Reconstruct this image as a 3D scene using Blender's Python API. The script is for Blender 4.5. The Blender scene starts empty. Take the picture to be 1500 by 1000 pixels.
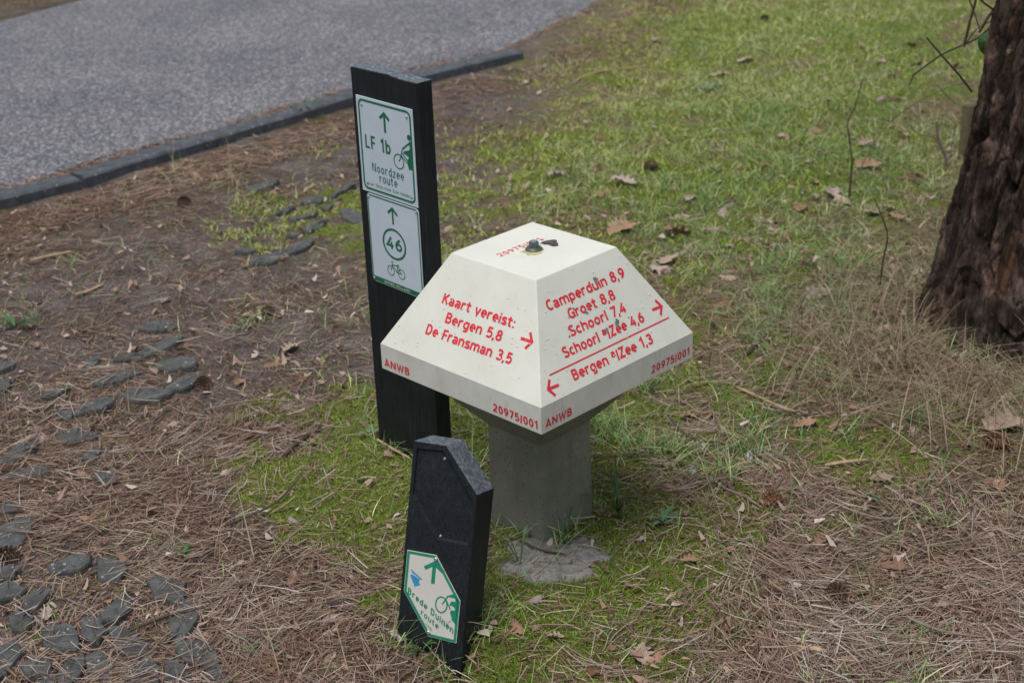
import bpy, bmesh, math, random
import numpy as np
from mathutils import Vector, Matrix
from mathutils.geometry import tessellate_polygon

random.seed(7); rng = np.random.default_rng(7)
S = bpy.context.scene
C = S.collection

# ------------------------------------------------------------------ camera
FPX, PITCH, ROLL, CH = 2238.4, 0.4210, -0.0368, 1.698      # measured on the signpost cap (1500 px wide frame)
Fv = np.array([0, math.cos(PITCH), -math.sin(PITCH)])
R0 = np.array([1.0, 0, 0]); U0 = np.cross(R0, Fv)
Rv = math.cos(ROLL)*R0 + math.sin(ROLL)*U0
Uv = -math.sin(ROLL)*R0 + math.cos(ROLL)*U0
cd = bpy.data.cameras.new('camera'); cam = bpy.data.objects.new('camera', cd); C.objects.link(cam)
cam.matrix_world = Matrix(((Rv[0], Uv[0], -Fv[0], 0), (Rv[1], Uv[1], -Fv[1], 0), (Rv[2], Uv[2], -Fv[2], CH), (0, 0, 0, 1)))
cd.sensor_width = 36; cd.lens = 36*FPX/1500; cd.clip_start = 0.05; cd.clip_end = 600
cd.dof.use_dof = True; cd.dof.focus_distance = 2.93; cd.dof.aperture_fstop = 5.6
S.camera = cam

# ------------------------------------------------------------------ world, sun, exposure
SUN_EL, SUN_AZ = math.radians(76), math.radians(228)        # high, behind the camera and to its left, behind cloud
w = bpy.data.worlds.new('World'); S.world = w; w.use_nodes = True
nt = w.node_tree; nt.nodes.clear()
sky = nt.nodes.new('ShaderNodeTexSky'); sky.sky_type = 'NISHITA'; sky.sun_disc = False
sky.sun_elevation = SUN_EL; sky.sun_rotation = SUN_AZ; sky.air_density = 1.0; sky.dust_density = 3.0
hs = nt.nodes.new('ShaderNodeHueSaturation'); hs.inputs['Saturation'].default_value = 0.42
bg = nt.nodes.new('ShaderNodeBackground'); bg.inputs['Strength'].default_value = 0.13
wo = nt.nodes.new('ShaderNodeOutputWorld')
nt.links.new(sky.outputs[0], hs.inputs['Color']); nt.links.new(hs.outputs[0], bg.inputs[0]); nt.links.new(bg.outputs[0], wo.inputs[0])
ld = bpy.data.lights.new('sun', 'SUN'); ld.energy = 2.1; ld.angle = math.radians(35); ld.color = (1.0, 0.985, 0.955)
sun = bpy.data.objects.new('sun', ld); C.objects.link(sun)
sd = Vector((math.sin(SUN_AZ)*math.cos(SUN_EL), math.cos(SUN_AZ)*math.cos(SUN_EL), math.sin(SUN_EL)))
sun.rotation_euler = sd.to_track_quat('Z', 'Y').to_euler(); sun.location = (0, 0, 12)
S.view_settings.view_transform = 'Standard'; S.view_settings.look = 'None'
S.view_settings.exposure = 0.0; S.view_settings.gamma = 1.0; S.view_settings.use_curve_mapping = False
S.render.engine = 'CYCLES'

# ------------------------------------------------------------------ measuring helpers (pixel of the 1500x1000 photograph -> place)
def ray(px, py): return Fv + Rv*((px-750)/FPX) + Uv*((500-py)/FPX)
def at(px, py, z=0.0):
    d = ray(px, py); t = (z-CH)/d[2]; return np.array([d[0]*t, d[1]*t, z])
def aty(px, py, Y):
    d = ray(px, py); t = Y/d[1]; return np.array([d[0]*t, Y, CH+d[2]*t])

# ------------------------------------------------------------------ noise
def vnoise(x, y, seed=0):
    x = np.asarray(x, float); y = np.asarray(y, float)
    xi = np.floor(x).astype(np.int64); yi = np.floor(y).astype(np.int64); xf = x-xi; yf = y-yi
    def h(a, b):
        n = (a*374761393 + b*668265263 + seed*1442695041) & 0xffffffff
        n = ((n ^ (n >> 13))*1274126177) & 0xffffffff
        return ((n ^ (n >> 16)) & 0xffff)/65535.0
    u = xf*xf*(3-2*xf); v = yf*yf*(3-2*yf)
    return (h(xi, yi)*(1-u)+h(xi+1, yi)*u)*(1-v) + (h(xi, yi+1)*(1-u)+h(xi+1, yi+1)*u)*v
def fbm(x, y, o=4, seed=0):
    s = 0; a = .5; t = 0
    for k in range(o):
        s = s + a*vnoise(x*2**k, y*2**k, seed+k*17); t += a; a *= .5
    return s/t

# ------------------------------------------------------------------ objects
ORG = {}
def tag(o, label=None, cat=None, group=None, kind=None):
    if label: o['label'] = label
    if cat: o['category'] = cat
    if group: o['group'] = group
    if kind: o['kind'] = kind
    return o
def thing(name, loc, label, cat, group=None):
    o = bpy.data.objects.new(name, None); C.objects.link(o); o.location = loc; o.empty_display_size = .1
    ORG[o.name] = np.array(loc, float)
    return tag(o, label, cat, group)
def mk(name, verts, faces, mat, parent=None, tint=None, smooth=False, attrs=None, org=None):
    """one mesh object; verts are world coordinates, faces a list or an (n,k) array"""
    verts = np.asarray(verts, float)
    if parent is not None:
        o_ = ORG[parent.name]; verts = verts-o_
    elif org is not None:
        verts = verts-np.asarray(org, float)
    me = bpy.data.meshes.new(name)
    if isinstance(faces, np.ndarray):
        n, k = faces.shape
        me.vertices.add(len(verts)); me.vertices.foreach_set('co', verts.astype(np.float32).ravel())
        me.loops.add(n*k); me.loops.foreach_set('vertex_index', faces.astype(np.int32).ravel())
        me.polygons.add(n); me.polygons.foreach_set('loop_start', np.arange(0, n*k, k, dtype=np.int32))
        me.polygons.foreach_set('loop_total', np.full(n, k, dtype=np.int32))
        me.update(calc_edges=True)
    else:
        me.from_pydata([tuple(v) for v in verts], [], [tuple(f) for f in faces]); me.update()
    if tint is not None:
        a = me.attributes.new('tint', 'FLOAT', 'POINT'); a.data.foreach_set('value', np.asarray(tint, np.float32))
    if attrs:
        for nme, val in attrs.items():
            a = me.attributes.new(nme, 'FLOAT', 'POINT'); a.data.foreach_set('value', np.asarray(val, np.float32))
    if smooth: me.polygons.foreach_set('use_smooth', np.ones(len(me.polygons), bool))
    me.materials.append(mat)
    o = bpy.data.objects.new(name, me); C.objects.link(o)
    if parent is not None: o.parent = parent; ORG[o.name] = ORG[parent.name]
    elif org is not None: o.location = org; ORG[o.name] = np.asarray(org, float)
    else: ORG[o.name] = np.zeros(3)
    return o
def bevel(o, wd, seg=2, ang=30):
    m = o.modifiers.new('bevel', 'BEVEL'); m.width = wd; m.segments = seg; m.limit_method = 'ANGLE'; m.angle_limit = math.radians(ang)
    return o

# ------------------------------------------------------------------ materials
def new(name):
    m = bpy.data.materials.new(name); m.use_nodes = True; n = m.node_tree
    return m, n, n.nodes['Principled BSDF']
def nd(n, t, **k):
    x = n.nodes.new(t)
    for a, b in k.items():
        if a in x.inputs: x.inputs[a].default_value = b
        else: setattr(x, a, b)
    return x
def ramp(n, src, stops, interp='LINEAR'):
    r = n.nodes.new('ShaderNodeValToRGB'); r.color_ramp.interpolation = interp
    e = r.color_ramp.elements
    while len(e) < len(stops): e.new(0.5)
    for q, (p, c) in zip(e, stops): q.position = p; q.color = (*c, 1) if len(c) == 3 else c
    n.links.new(src, r.inputs[0]); return r.outputs[0]
def mix(n, f, a, b, mode='MIX'):
    x = n.nodes.new('ShaderNodeMix'); x.data_type = 'RGBA'; x.blend_type = mode
    for i, v in ((0, f), (6, a), (7, b)):
        if hasattr(v, 'is_linked') or isinstance(v, bpy.types.NodeSocket): n.links.new(v, x.inputs[i])
        else: x.inputs[i].default_value = v if i == 0 else (*v, 1)
    return x.outputs[2]
def coords(n, scale=(1, 1, 1), obj=True):
    tc = n.nodes.new('ShaderNodeTexCoord'); mp = n.nodes.new('ShaderNodeMapping'); mp.inputs['Scale'].default_value = scale
    n.links.new(tc.outputs['Object'], mp.inputs[0]); return mp.outputs[0]
def noise(n, vec, scale, detail=4, rough=.6, out=0):
    x = nd(n, 'ShaderNodeTexNoise', Scale=scale, Detail=detail, Roughness=rough); n.links.new(vec, x.inputs['Vector']); return x.outputs[out]
def bump(n, p, h, strength, dist, prev=None):
    b = nd(n, 'ShaderNodeBump', Strength=strength, Distance=dist); n.links.new(h, b.inputs['Height'])
    if prev is not None: n.links.new(prev, b.inputs['Normal'])
    n.links.new(b.outputs[0], p.inputs['Normal']); return b.outputs[0]
def attr(n, name):
    a = n.nodes.new('ShaderNodeAttribute'); a.attribute_name = name; return a.outputs['Fac']

def tint_mat(name, stops, rough=.7, spec=.25, transl=0.0):
    m, n, p = new(name)
    n.links.new(ramp(n, attr(n, 'tint'), stops), p.inputs['Base Color'])
    p.inputs['Roughness'].default_value = rough; p.inputs['Specular IOR Level'].default_value = spec
    return m
NEEDLE = tint_mat('dead_needles', [(0, (.075, .042, .030)), (.2, (.15, .088, .062)), (.45, (.235, .155, .115)), (.7, (.30, .22, .175)), (.9, (.40, .325, .275)), (1, (.47, .42, .37))], .6, .35)
RUSTY = tint_mat('rusty_needles', [(0, (.055, .033, .024)), (.35, (.15, .082, .055)), (.7, (.27, .165, .115)), (1, (.37, .28, .22))], .7, .25)
MOSS = tint_mat('moss', [(0, (.060, .115, .014)), (.35, (.140, .235, .022)), (.65, (.27, .37, .05)), (1, (.50, .52, .16))], .75, .2)
GRASS = tint_mat('green_grass', [(0, (.07, .17, .06)), (.3, (.15, .29, .085)), (.55, (.32, .42, .14)), (.8, (.60, .61, .32)), (1, (.68, .60, .44))], .55, .35)
STRAW = tint_mat('dry_grass', [(0, (.13, .085, .05)), (.4, (.27, .20, .13)), (.75, (.38, .31, .215)), (1, (.50, .44, .34))], .65, .3)

def ground_mat():
    m, n, p = new('ground')
    v = coords(n)
    soil = ramp(n, noise(n, v, 9, 8, .7), [(.3, (.075, .061, .058)), (.5, (.165, .136, .130)), (.7, (.29, .245, .235))])
    grit = ramp(n, noise(n, v, 160, 3, .7), [(.35, (.35, .35, .35)), (.7, (1.25, 1.22, 1.2))])
    soil = mix(n, 1.0, soil, grit, 'MULTIPLY')
    mat = ramp(n, noise(n, v, 60, 6, .75), [(.3, (.030, .020, .014)), (.5, (.10, .066, .047)), (.72, (.22, .155, .11))])
    mo_ = ramp(n, noise(n, v, 55, 6, .75), [(.3, (.025, .032, .010)), (.6, (.075, .090, .022)), (.8, (.12, .12, .04))])
    mo = ramp(n, noise(n, v, 70, 6, .75), [(.3, (.055, .075, .014)), (.55, (.15, .19, .03)), (.75, (.30, .33, .08))])
    sa = ramp(n, noise(n, v, 45, 7, .75), [(.3, (.17, .155, .14)), (.5, (.34, .32, .295)), (.72, (.50, .475, .44))])
    mat = mix(n, ramp(n, noise(n, v, 11, 6, .75), [(.48, (0, 0, 0)), (.60, (.85, .85, .85))]), mat, mo_)
    c = mix(n, attr(n, 'needle'), soil, mat)
    tha = ramp(n, noise(n, v, 48, 6, .75), [(.3, (.06, .045, .022)), (.5, (.16, .13, .065)), (.7, (.30, .26, .14))])
    c = mix(n, attr(n, 'thatch'), c, tha)
    c = mix(n, attr(n, 'moss'), c, mo)
    c = mix(n, attr(n, 'sand'), c, sa)
    n.links.new(c, p.inputs['Base Color']); p.inputs['Roughness'].default_value = .9; p.inputs['Specular IOR Level'].default_value = .2
    b = bump(n, p, noise(n, v, 120, 6, .75), .9, .008)
    bump(n, p, noise(n, v, 18, 5, .7), .7, .03, b)
    return m
def asphalt_mat():
    m, n, p = new('asphalt'); v = coords(n)
    vo = nd(n, 'ShaderNodeTexVoronoi', Scale=100.0); n.links.new(v, vo.inputs['Vector'])
    sep = n.nodes.new('ShaderNodeSeparateColor'); n.links.new(vo.outputs['Color'], sep.inputs[0])
    chip = ramp(n, sep.outputs[0], [(0, (.085, .088, .102)), (.4, (.135, .138, .158)), (.6, (.20, .19, .195)), (.8, (.25, .25, .27)), (.95, (.42, .42, .44))], 'LINEAR')
    big = ramp(n, noise(n, v, 1.3, 5, .6), [(.3, (.72, .73, .76)), (.7, (1.20, 1.17, 1.13))])
    c = mix(n, 1.0, chip, big, 'MULTIPLY')
    edge = ramp(n, vo.outputs['Distance'], [(.35, (1, 1, 1)), (.75, (.45, .45, .47))])
    c = mix(n, 1.0, c, edge, 'MULTIPLY')
    n.links.new(c, p.inputs['Base Color']); p.inputs['Roughness'].default_value = .62; p.inputs['Specular IOR Level'].default_value = .5
    inv = ramp(n, vo.outputs['Distance'], [(0, (1, 1, 1)), (.8, (0, 0, 0))])
    bump(n, p, inv, .8, .006)
    return m
def kerb_mat(name='kerb_concrete', base=(.135, .147, .165)):
    m, n, p = new(name); v = coords(n)
    c = ramp(n, noise(n, v, 22, 8, .75), [(.3, tuple(x*.5 for x in base)), (.55, base), (.75, tuple(x*1.5 for x in base))])
    vo = nd(n, 'ShaderNodeTexVoronoi', Scale=62.0); n.links.new(v, vo.inputs['Vector'])
    sep = n.nodes.new('ShaderNodeSeparateColor'); n.links.new(vo.outputs['Color'], sep.inputs[0])
    sel = n.nodes.new('ShaderNodeMath'); sel.operation = 'GREATER_THAN'; sel.inputs[1].default_value = .80; n.links.new(sep.outputs[1], sel.inputs[0])
    near = n.nodes.new('ShaderNodeMath'); near.operation = 'LESS_THAN'; near.inputs[1].default_value = .20; n.links.new(vo.outputs['Distance'], near.inputs[0])
    mu = n.nodes.new('ShaderNodeMath'); mu.operation = 'MULTIPLY'; n.links.new(sel.outputs[0], mu.inputs[0]); n.links.new(near.outputs[0], mu.inputs[1])
    c = mix(n, mu.outputs[0], c, (.52, .50, .46))
    gr = ramp(n, noise(n, v, 7, 5, .7), [(.58, (0, 0, 0)), (.75, (1, 1, 1))])
    c = mix(n, gr, c, (.09, .10, .035))
    n.links.new(c, p.inputs['Base Color']); p.inputs['Roughness'].default_value = .95; p.inputs['Specular IOR Level'].default_value = .15
    bump(n, p, noise(n, v, 150, 5, .8), 1.0, .010)
    return m
def column_mat():
    m, n, p = new('weathered_concrete'); v = coords(n)
    c = ramp(n, noise(n, v, 6, 7, .65), [(.3, (.145, .155, .118)), (.55, (.20, .208, .162)), (.75, (.26, .265, .215))])
    vo = nd(n, 'ShaderNodeTexVoronoi', Scale=190.0); n.links.new(v, vo.inputs['Vector'])
    sep = n.nodes.new('ShaderNodeSeparateColor'); n.links.new(vo.outputs['Color'], sep.inputs[0])
    sel = n.nodes.new('ShaderNodeMath'); sel.operation = 'GREATER_THAN'; sel.inputs[1].default_value = .84; n.links.new(sep.outputs[0], sel.inputs[0])
    ne = n.nodes.new('ShaderNodeMath'); ne.operation = 'LESS_THAN'; ne.inputs[1].default_value = .30; n.links.new(vo.outputs['Distance'], ne.inputs[0])
    mu = n.nodes.new('ShaderNodeMath'); mu.operation = 'MULTIPLY'; n.links.new(sel.outputs[0], mu.inputs[0]); n.links.new(ne.outputs[0], mu.inputs[1])
    c = mix(n, mu.outputs[0], c, (.05, .05, .042))
    vs = coords(n, (1, 1, .25))
    st = ramp(n, noise(n, vs, 14, 5, .7), [(.50, (0, 0, 0)), (.74, (.8, .8, .8))])
    c = mix(n, st, c, (.12, .13, .08))
    lt = ramp(n, noise(n, v, 38, 5, .75), [(.58, (0, 0, 0)), (.72, (.4, .4, .4))]); c = mix(n, lt, c, (.33, .33, .29))
    n.links.new(c, p.inputs['Base Color']); p.inputs['Roughness'].default_value = .75
    bump(n, p, noise(n, v, 90, 5, .7), .35, .002)
    return m
def paint_mat():
    m, n, p = new('cream_paint'); v = coords(n)
    c = ramp(n, noise(n, v, 9, 6, .65), [(.3, (.635, .635, .55)), (.6, (.695, .695, .615)), (.8, (.73, .73, .66))])
    sm = ramp(n, noise(n, coords(n, (1, 1, .5)), 30, 6, .75), [(.56, (0, 0, 0)), (.80, (.40, .40, .40))])
    c = mix(n, sm, c, (.47, .465, .37))
    sp = ramp(n, noise(n, v, 95, 2, .5), [(.79, (0, 0, 0)), (.83, (.45, .45, .45))])
    c = mix(n, sp, c, (.36, .35, .29))
    n.links.new(c, p.inputs['Base Color']); p.inputs['Roughness'].default_value = .38; p.inputs['Specular IOR Level'].default_value = .45
    vo = nd(n, 'ShaderNodeTexVoronoi', Scale=95.0); n.links.new(v, vo.inputs['Vector'])          # rain drops
    sep = n.nodes.new('ShaderNodeSeparateColor'); n.links.new(vo.outputs['Color'], sep.inputs[0])
    sel = n.nodes.new('ShaderNodeMath'); sel.operation = 'GREATER_THAN'; sel.inputs[1].default_value = .82; n.links.new(sep.outputs[0], sel.inputs[0])
    dr = ramp(n, vo.outputs['Distance'], [(0, (1, 1, 1)), (.22, (0, 0, 0))])
    hh = mix(n, 1.0, dr, sel.outputs[0], 'MULTIPLY')
    b = bump(n, p, hh, .6, .0012)
    bump(n, p, noise(n, v, 60, 3, .6), .12, .001, b)
    return m
def rim_mat():
    m, n, p = new('rim_paint'); v = coords(n)
    c = ramp(n, noise(n, v, 12, 6, .7), [(.3, (.60, .60, .53)), (.55, (.69, .69, .62)), (.8, (.72, .72, .65))])
    vs = coords(n, (1, 1, .3))
    sm = ramp(n, noise(n, vs, 34, 6, .75), [(.52, (0, 0, 0)), (.78, (.55, .55, .55))])
    c = mix(n, sm, c, (.36, .355, .27))
    n.links.new(c, p.inputs['Base Color']); p.inputs['Roughness'].default_value = .5
    bump(n, p, noise(n, v, 70, 4, .6), .2, .001)
    return m
def plastic_mat():
    m, n, p = new('black_recycled_plastic'); v = coords(n)
    c = ramp(n, noise(n, v, 20, 6, .7), [(.3, (.005, .008, .011)), (.6, (.009, .013, .017)), (.8, (.018, .024, .029))])
    gr = ramp(n, noise(n, coords(n, (1, 1, .35)), 16, 6, .7), [(.55, (0, 0, 0)), (.8, (.7, .7, .7))])
    c = mix(n, gr, c, (.020, .028, .014))
    fi = ramp(n, noise(n, coords(n, (1, 1, .05)), 190, 5, .7), [(.35, (.45, .45, .45)), (.7, (1.7, 1.7, 1.7))]); c = mix(n, 1.0, c, fi, 'MULTIPLY')
    n.links.new(c, p.inputs['Base Color']); p.inputs['Roughness'].default_value = .48; p.inputs['Specular IOR Level'].default_value = .32
    b = bump(n, p, noise(n, coords(n, (1, 1, .06)), 260, 5, .75), .75, .003)
    bump(n, p, noise(n, v, 230, 5, .8), .5, .002, b)
    return m
def plastic_top_mat():
    m, n, p = new('worn_top_sky_sheen'); v = coords(n)
    c = ramp(n, noise(n, v, 130, 7, .8), [(.36, (.022, .028, .036)), (.48, (.085, .105, .13)), (.62, (.26, .30, .35))])  # worn, mottled plastic; the sky's bluish reflection is put into the colour too
    n.links.new(c, p.inputs['Base Color']); p.inputs['Roughness'].default_value = .42
    bump(n, p, noise(n, v, 170, 6, .8), 1.0, .004)
    return m
def flat_mat(name, col, rough=.45, spec=.4, var=.12, sc=40, metallic=0):
    m, n, p = new(name); v = coords(n)
    c = ramp(n, noise(n, v, sc, 5, .7), [(.3, tuple(x*(1-var) for x in col)), (.7, tuple(min(1, x*(1+var)) for x in col))])
    n.links.new(c, p.inputs['Base Color']); p.inputs['Roughness'].default_value = rough; p.inputs['Specular IOR Level'].default_value = spec
    p.inputs['Metallic'].default_value = metallic
    bump(n, p, noise(n, v, 90, 3, .6), .15, .001)
    return m
def sign_mat(name, col):
    m, n, p = new(name); v = coords(n)
    c = ramp(n, noise(n, v, 14, 5, .7), [(.35, tuple(x*.93 for x in col)), (.7, col)])
    sc = ramp(n, noise(n, coords(n, (1, 1, .4)), 60, 5, .8), [(.68, (0, 0, 0)), (.78, (.35, .35, .35))])
    c = mix(n, sc, c, tuple(x*.55 for x in col))
    n.links.new(c, p.inputs['Base Color']); p.inputs['Roughness'].default_value = .33
    bump(n, p, noise(n, v, 220, 3, .6), .12, .001)
    return m
def bark_mat():
    m, n, p = new('pine_bark'); v = coords(n, (1, 1, .45))
    c = ramp(n, noise(n, v, 26, 8, .75), [(.34, (.012, .009, .008)), (.46, (.045, .030, .025)), (.56, (.12, .080, .062)), (.68, (.27, .20, .165))])
    fl = ramp(n, noise(n, coords(n, (1, 1, .4)), 9, 4, .7), [(.60, (0, 0, 0)), (.70, (.9, .9, .9))])
    c = mix(n, fl, c, (.13, .065, .034))
    pa = ramp(n, noise(n, coords(n, (1, 1, .6)), 12, 5, .75), [(.70, (0, 0, 0)), (.745, (.9, .9, .9))])
    c = mix(n, pa, c, (.34, .29, .21))
    wv2 = nd(n, 'ShaderNodeTexVoronoi', Scale=34.0); n.links.new(mix(n, .05, coords(n, (1, 1, .30)), noise(n, v, 12, 4, .7, 1)), wv2.inputs['Vector'])
    sp2 = n.nodes.new('ShaderNodeSeparateColor'); n.links.new(wv2.outputs['Color'], sp2.inputs[0])
    c = mix(n, 1.0, c, ramp(n, sp2.outputs[0], [(0, (.42, .42, .43)), (.5, (.90, .90, .92)), (1, (1.75, 1.65, 1.6))]), 'MULTIPLY')
    g = ramp(n, noise(n, coords(n, (1, 1, .6)), 15, 4, .7), [(.55, (0, 0, 0)), (.7, (1, 1, 1))])
    gg = mix(n, 1.0, g, attr(n, 'foot'), 'MULTIPLY')
    c = mix(n, gg, c, (.06, .085, .015))
    n.links.new(c, p.inputs['Base Color']); p.inputs['Roughness'].default_value = .85; p.inputs['Specular IOR Level'].default_value = .25
    b = bump(n, p, noise(n, v, 60, 8, .8), 1.0, .014)
    bump(n, p, noise(n, coords(n, (1, 1, .2)), 160, 5, .8), .7, .004, b)
    return m
def leaf_mat(name, a, b, c3):
    m, n, p = new(name); v = coords(n)
    oi = n.nodes.new('ShaderNodeObjectInfo')
    c = ramp(n, noise(n, v, 45, 6, .7), [(.3, a), (.5, b), (.75, c3)])
    k = ramp(n, oi.outputs['Random'], [(0, (.72, .70, .68)), (1, (1.15, 1.12, 1.1))])
    n.links.new(mix(n, 1.0, c, k, 'MULTIPLY'), p.inputs['Base Color']); p.inputs['Roughness'].default_value = .6
    bump(n, p, noise(n, v, 140, 5, .8), .6, .003)
    return m
M_GROUND, M_ROAD, M_KERB, M_COL = ground_mat(), asphalt_mat(), kerb_mat(), column_mat()
M_STONE = kerb_mat('paver_concrete', (.165, .168, .165))
M_PAINT, M_RIM, M_PL, M_TOP, M_BARK = paint_mat(), rim_mat(), plastic_mat(), plastic_top_mat(), bark_mat()
M_RED = flat_mat('red_print', (.68, .030, .050), .45, .4, .10, 60)
M_GREEN = flat_mat('green_print', (.010, .150, .075), .4, .4, .10, 60)
M_GREEN2 = flat_mat('bright_green_print', (.006, .22, .12), .4, .4, .10, 60)
M_BLUE = flat_mat('blue_print', (.03, .26, .50), .4, .4, .25, 120)
M_WHITEP = flat_mat('white_print', (.62, .68, .66), .4, .4, .05)
M_SIGN = sign_mat('sign_white', (.60, .69, .77)); M_SIGN2 = sign_mat('sign_warm_white', (.60, .585, .53))
M_METAL = flat_mat('dull_metal', (.42, .43, .44), .35, .5, .3, 120, .8)
M_BOLT = flat_mat('grey_green_bolt', (.10, .125, .12), .35, .5, .3, 90, .5)
M_STAIN = flat_mat('yellow_stain', (.44, .40, .20), .6, .3, .35, 60)
M_FLAKE = flat_mat('dark_flake', (.095, .065, .070), .7, .3, .3, 80)
M_SMUDGE = flat_mat('grey_smudge', (.16, .19, .19), .7, .3, .3, 80)
M_LEAFS = [leaf_mat('pale_oak_leaf', (.30, .20, .14), (.43, .32, .245), (.56, .46, .38)), leaf_mat('tan_oak_leaf', (.22, .12, .07), (.34, .20, .125), (.45, .30, .20)),
           leaf_mat('brown_oak_leaf', (.10, .045, .022), (.17, .08, .042), (.25, .13, .08)), leaf_mat('grey_pink_leaf', (.26, .19, .17), (.40, .32, .30), (.52, .44, .42)),
           leaf_mat('purple_leaf', (.035, .022, .030), (.07, .045, .055), (.13, .09, .10))]
M_IVY = flat_mat('ivy_leaf', (.035, .13, .022), .4, .5, .35, 40)
M_WEED = flat_mat('weed_leaf', (.045, .12, .030), .5, .4, .35, 60)
M_WEEDB = flat_mat('bluish_weed_leaf', (.075, .15, .065), .5, .4, .3, 60)
M_TWIG = flat_mat('twig_bark', (.085, .060, .046), .8, .3, .45, 90)
M_TWIGP = flat_mat('peeled_twig', (.40, .285, .175), .7, .3, .3, 70)
M_TWIGG = flat_mat('grey_twig', (.21, .175, .14), .8, .3, .35, 70)
M_CONE = flat_mat('pine_cone', (.115, .072, .052), .75, .3, .55, 120)
M_CONER = flat_mat('red_brown_cone', (.19, .085, .048), .75, .3, .5, 120)
M_CHIP = flat_mat('pale_chip', (.34, .39, .42), .4, .5, .2, 60)
M_STUMP = flat_mat('cut_wood', (.15, .13, .075), .8, .3, .4, 35)

# ------------------------------------------------------------------ lie of the land
KERB_PX = [(-330, 356), (-150, 322), (0, 276), (100, 252.5), (230, 213.5), (423, 158), (520, 127), (613, 101), (748, 71)]   # road-side edge of kerb top
KZ = 0.050; RZ0 = .028
K = np.array([at(x, y, KZ)[:2] for x, y in KERB_PX])
d0 = (K[2]-K[3])/np.linalg.norm(K[2]-K[3]); K[1] = K[2]+d0*1.0; K[0] = K[2]+d0*2.0
d1 = (K[-1]-K[-3])/np.linalg.norm(K[-1]-K[-3])
KE = at(905, 0, RZ0)[:2]; d2 = (KE-K[-1])/np.linalg.norm(KE-K[-1])
NEAR = np.vstack([K[0]+d0*60, K[0]+d0*6, K, KE, KE+d2*6, KE+d2*60])
FARE = np.vstack([K[0]+d0*60, K[0]+d0*6])*1.0
nn = np.array([-d1[1], d1[0]])
fa, fb = at(0, 30, .03)[:2], at(100, 0, .03)[:2]
fdir = (d1*.75+(fb-fa)/np.linalg.norm(fb-fa)*.25); fdir /= np.linalg.norm(fdir)
n0 = np.array([-(-d0)[1], (-d0)[0]])
FARE = np.vstack([fa+d0*62, fa+d0*3.0, fa, fb, fb+fdir*6, fb+fdir*60])
def side(P, line):
    """signed distance of points to the nearest segment of a polyline; positive on its left (road side)"""
    best = np.full(len(P), 1e9); sg = np.zeros(len(P))
    for a, b in zip(line[:-1], line[1:]):
        ab = b-a; L = ab@ab; t = np.clip(((P-a)@ab)/L, 0, 1); q = P-(a+t[:, None]*ab); d = np.hypot(q[:, 0], q[:, 1])
        s = np.sign(ab[0]*q[:, 1]-ab[1]*q[:, 0]); m = d < best; best[m] = d[m]; sg[m] = s[m]
    return best*sg
GX0, GX1, GY0, GY1, GS = -4.0, 4.0, 0.8, 10.4, 0.02
gx = np.arange(GX0, GX1+1e-6, GS); gy = np.arange(GY0, GY1+1e-6, GS)
TREE = np.array([1.385, 3.73])
def height_raw(X, Y):
    h = .050*(fbm(X*1.1+3, Y*1.1+7, 3, 3)-.5) + .026*(fbm(X*5, Y*5, 3, 11)-.5) + .012*(fbm(X*17, Y*17, 3, 23)-.5)
    r = np.hypot(X-.03, Y-2.85); h *= .35+.65*np.clip((r-.35)/.8, 0, 1)
    r = np.hypot(X-TREE[0], Y-TREE[1]); h += .03*np.exp(-(r/.42)**2)
    h -= .135*np.exp(-((X+.105)/.12)**2-((Y-2.265)/.095)**2)
    ms = np.hypot((X-.055)/.15, (Y-2.68)/.13); h += .010*np.exp(-ms**2*1.2)*(0.7+.6*fbm(X*30, Y*30, 3, 5))
    return h
def height_at(X, Y):
    X = np.asarray(X, float); Y = np.asarray(Y, float); sh = X.shape
    h = height_raw(X.ravel(), Y.ravel())
    P = np.stack([X.ravel(), Y.ravel()], 1)
    s = side(P, NEAR); f = side(P, FARE)
    v = np.clip((.9+s)/.9, 0, 1)*(s < 0)                    # the verge near the kerb
    h = h*(1-.6*v)+.010*v
    past = np.clip((P[:, 1]-K[-1][1]+.03)/.06, 0, 1)                   # beyond the last kerb stone the litter laps over the road edge
    lap = past*np.clip((s+.5)/.4, 0, 1)*(1-np.clip((s-.02-.10*fbm(P[:, 0]*4, P[:, 1]*4, 3, 9))/.03, 0, 1)); h = h*(1-lap)+lap*(RZ0+.008)
    farlap = np.clip((f+.02+.10*fbm(P[:, 0]*3, P[:, 1]*3, 3, 19))/.04, 0, 1)*np.clip((.6-f)/.5, 0, 1); h = h*(1-farlap)+farlap*(RZ0+.012)
    road = np.clip((s-.00-.16*past)/.05, 0, 1)*np.clip((-f-.14)/.05, 0, 1)
    h = h*(1-road)-.08*road
    return h.reshape(sh)
XX, YY = np.meshgrid(gx, gy, indexing='ij'); HH = height_at(XX, YY)
def hgt(x, y):
    u = np.clip((np.asarray(x, float)-GX0)/GS, 0, len(gx)-1.001); v = np.clip((np.asarray(y, float)-GY0)/GS, 0, len(gy)-1.001)
    i = u.astype(int); j = v.astype(int); a = u-i; b = v-j
    return (HH[i, j]*(1-a)+HH[i+1, j]*a)*(1-b)+(HH[i, j+1]*(1-a)+HH[i+1, j+1]*a)*b
def on(px, py, dz=0.0):
    """the point of the uneven ground seen at a pixel"""
    z = 0.0
    for _ in range(4):
        p = at(px, py, z); z = float(hgt(p[0], p[1]))+dz
    return np.array([p[0], p[1], z])

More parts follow.
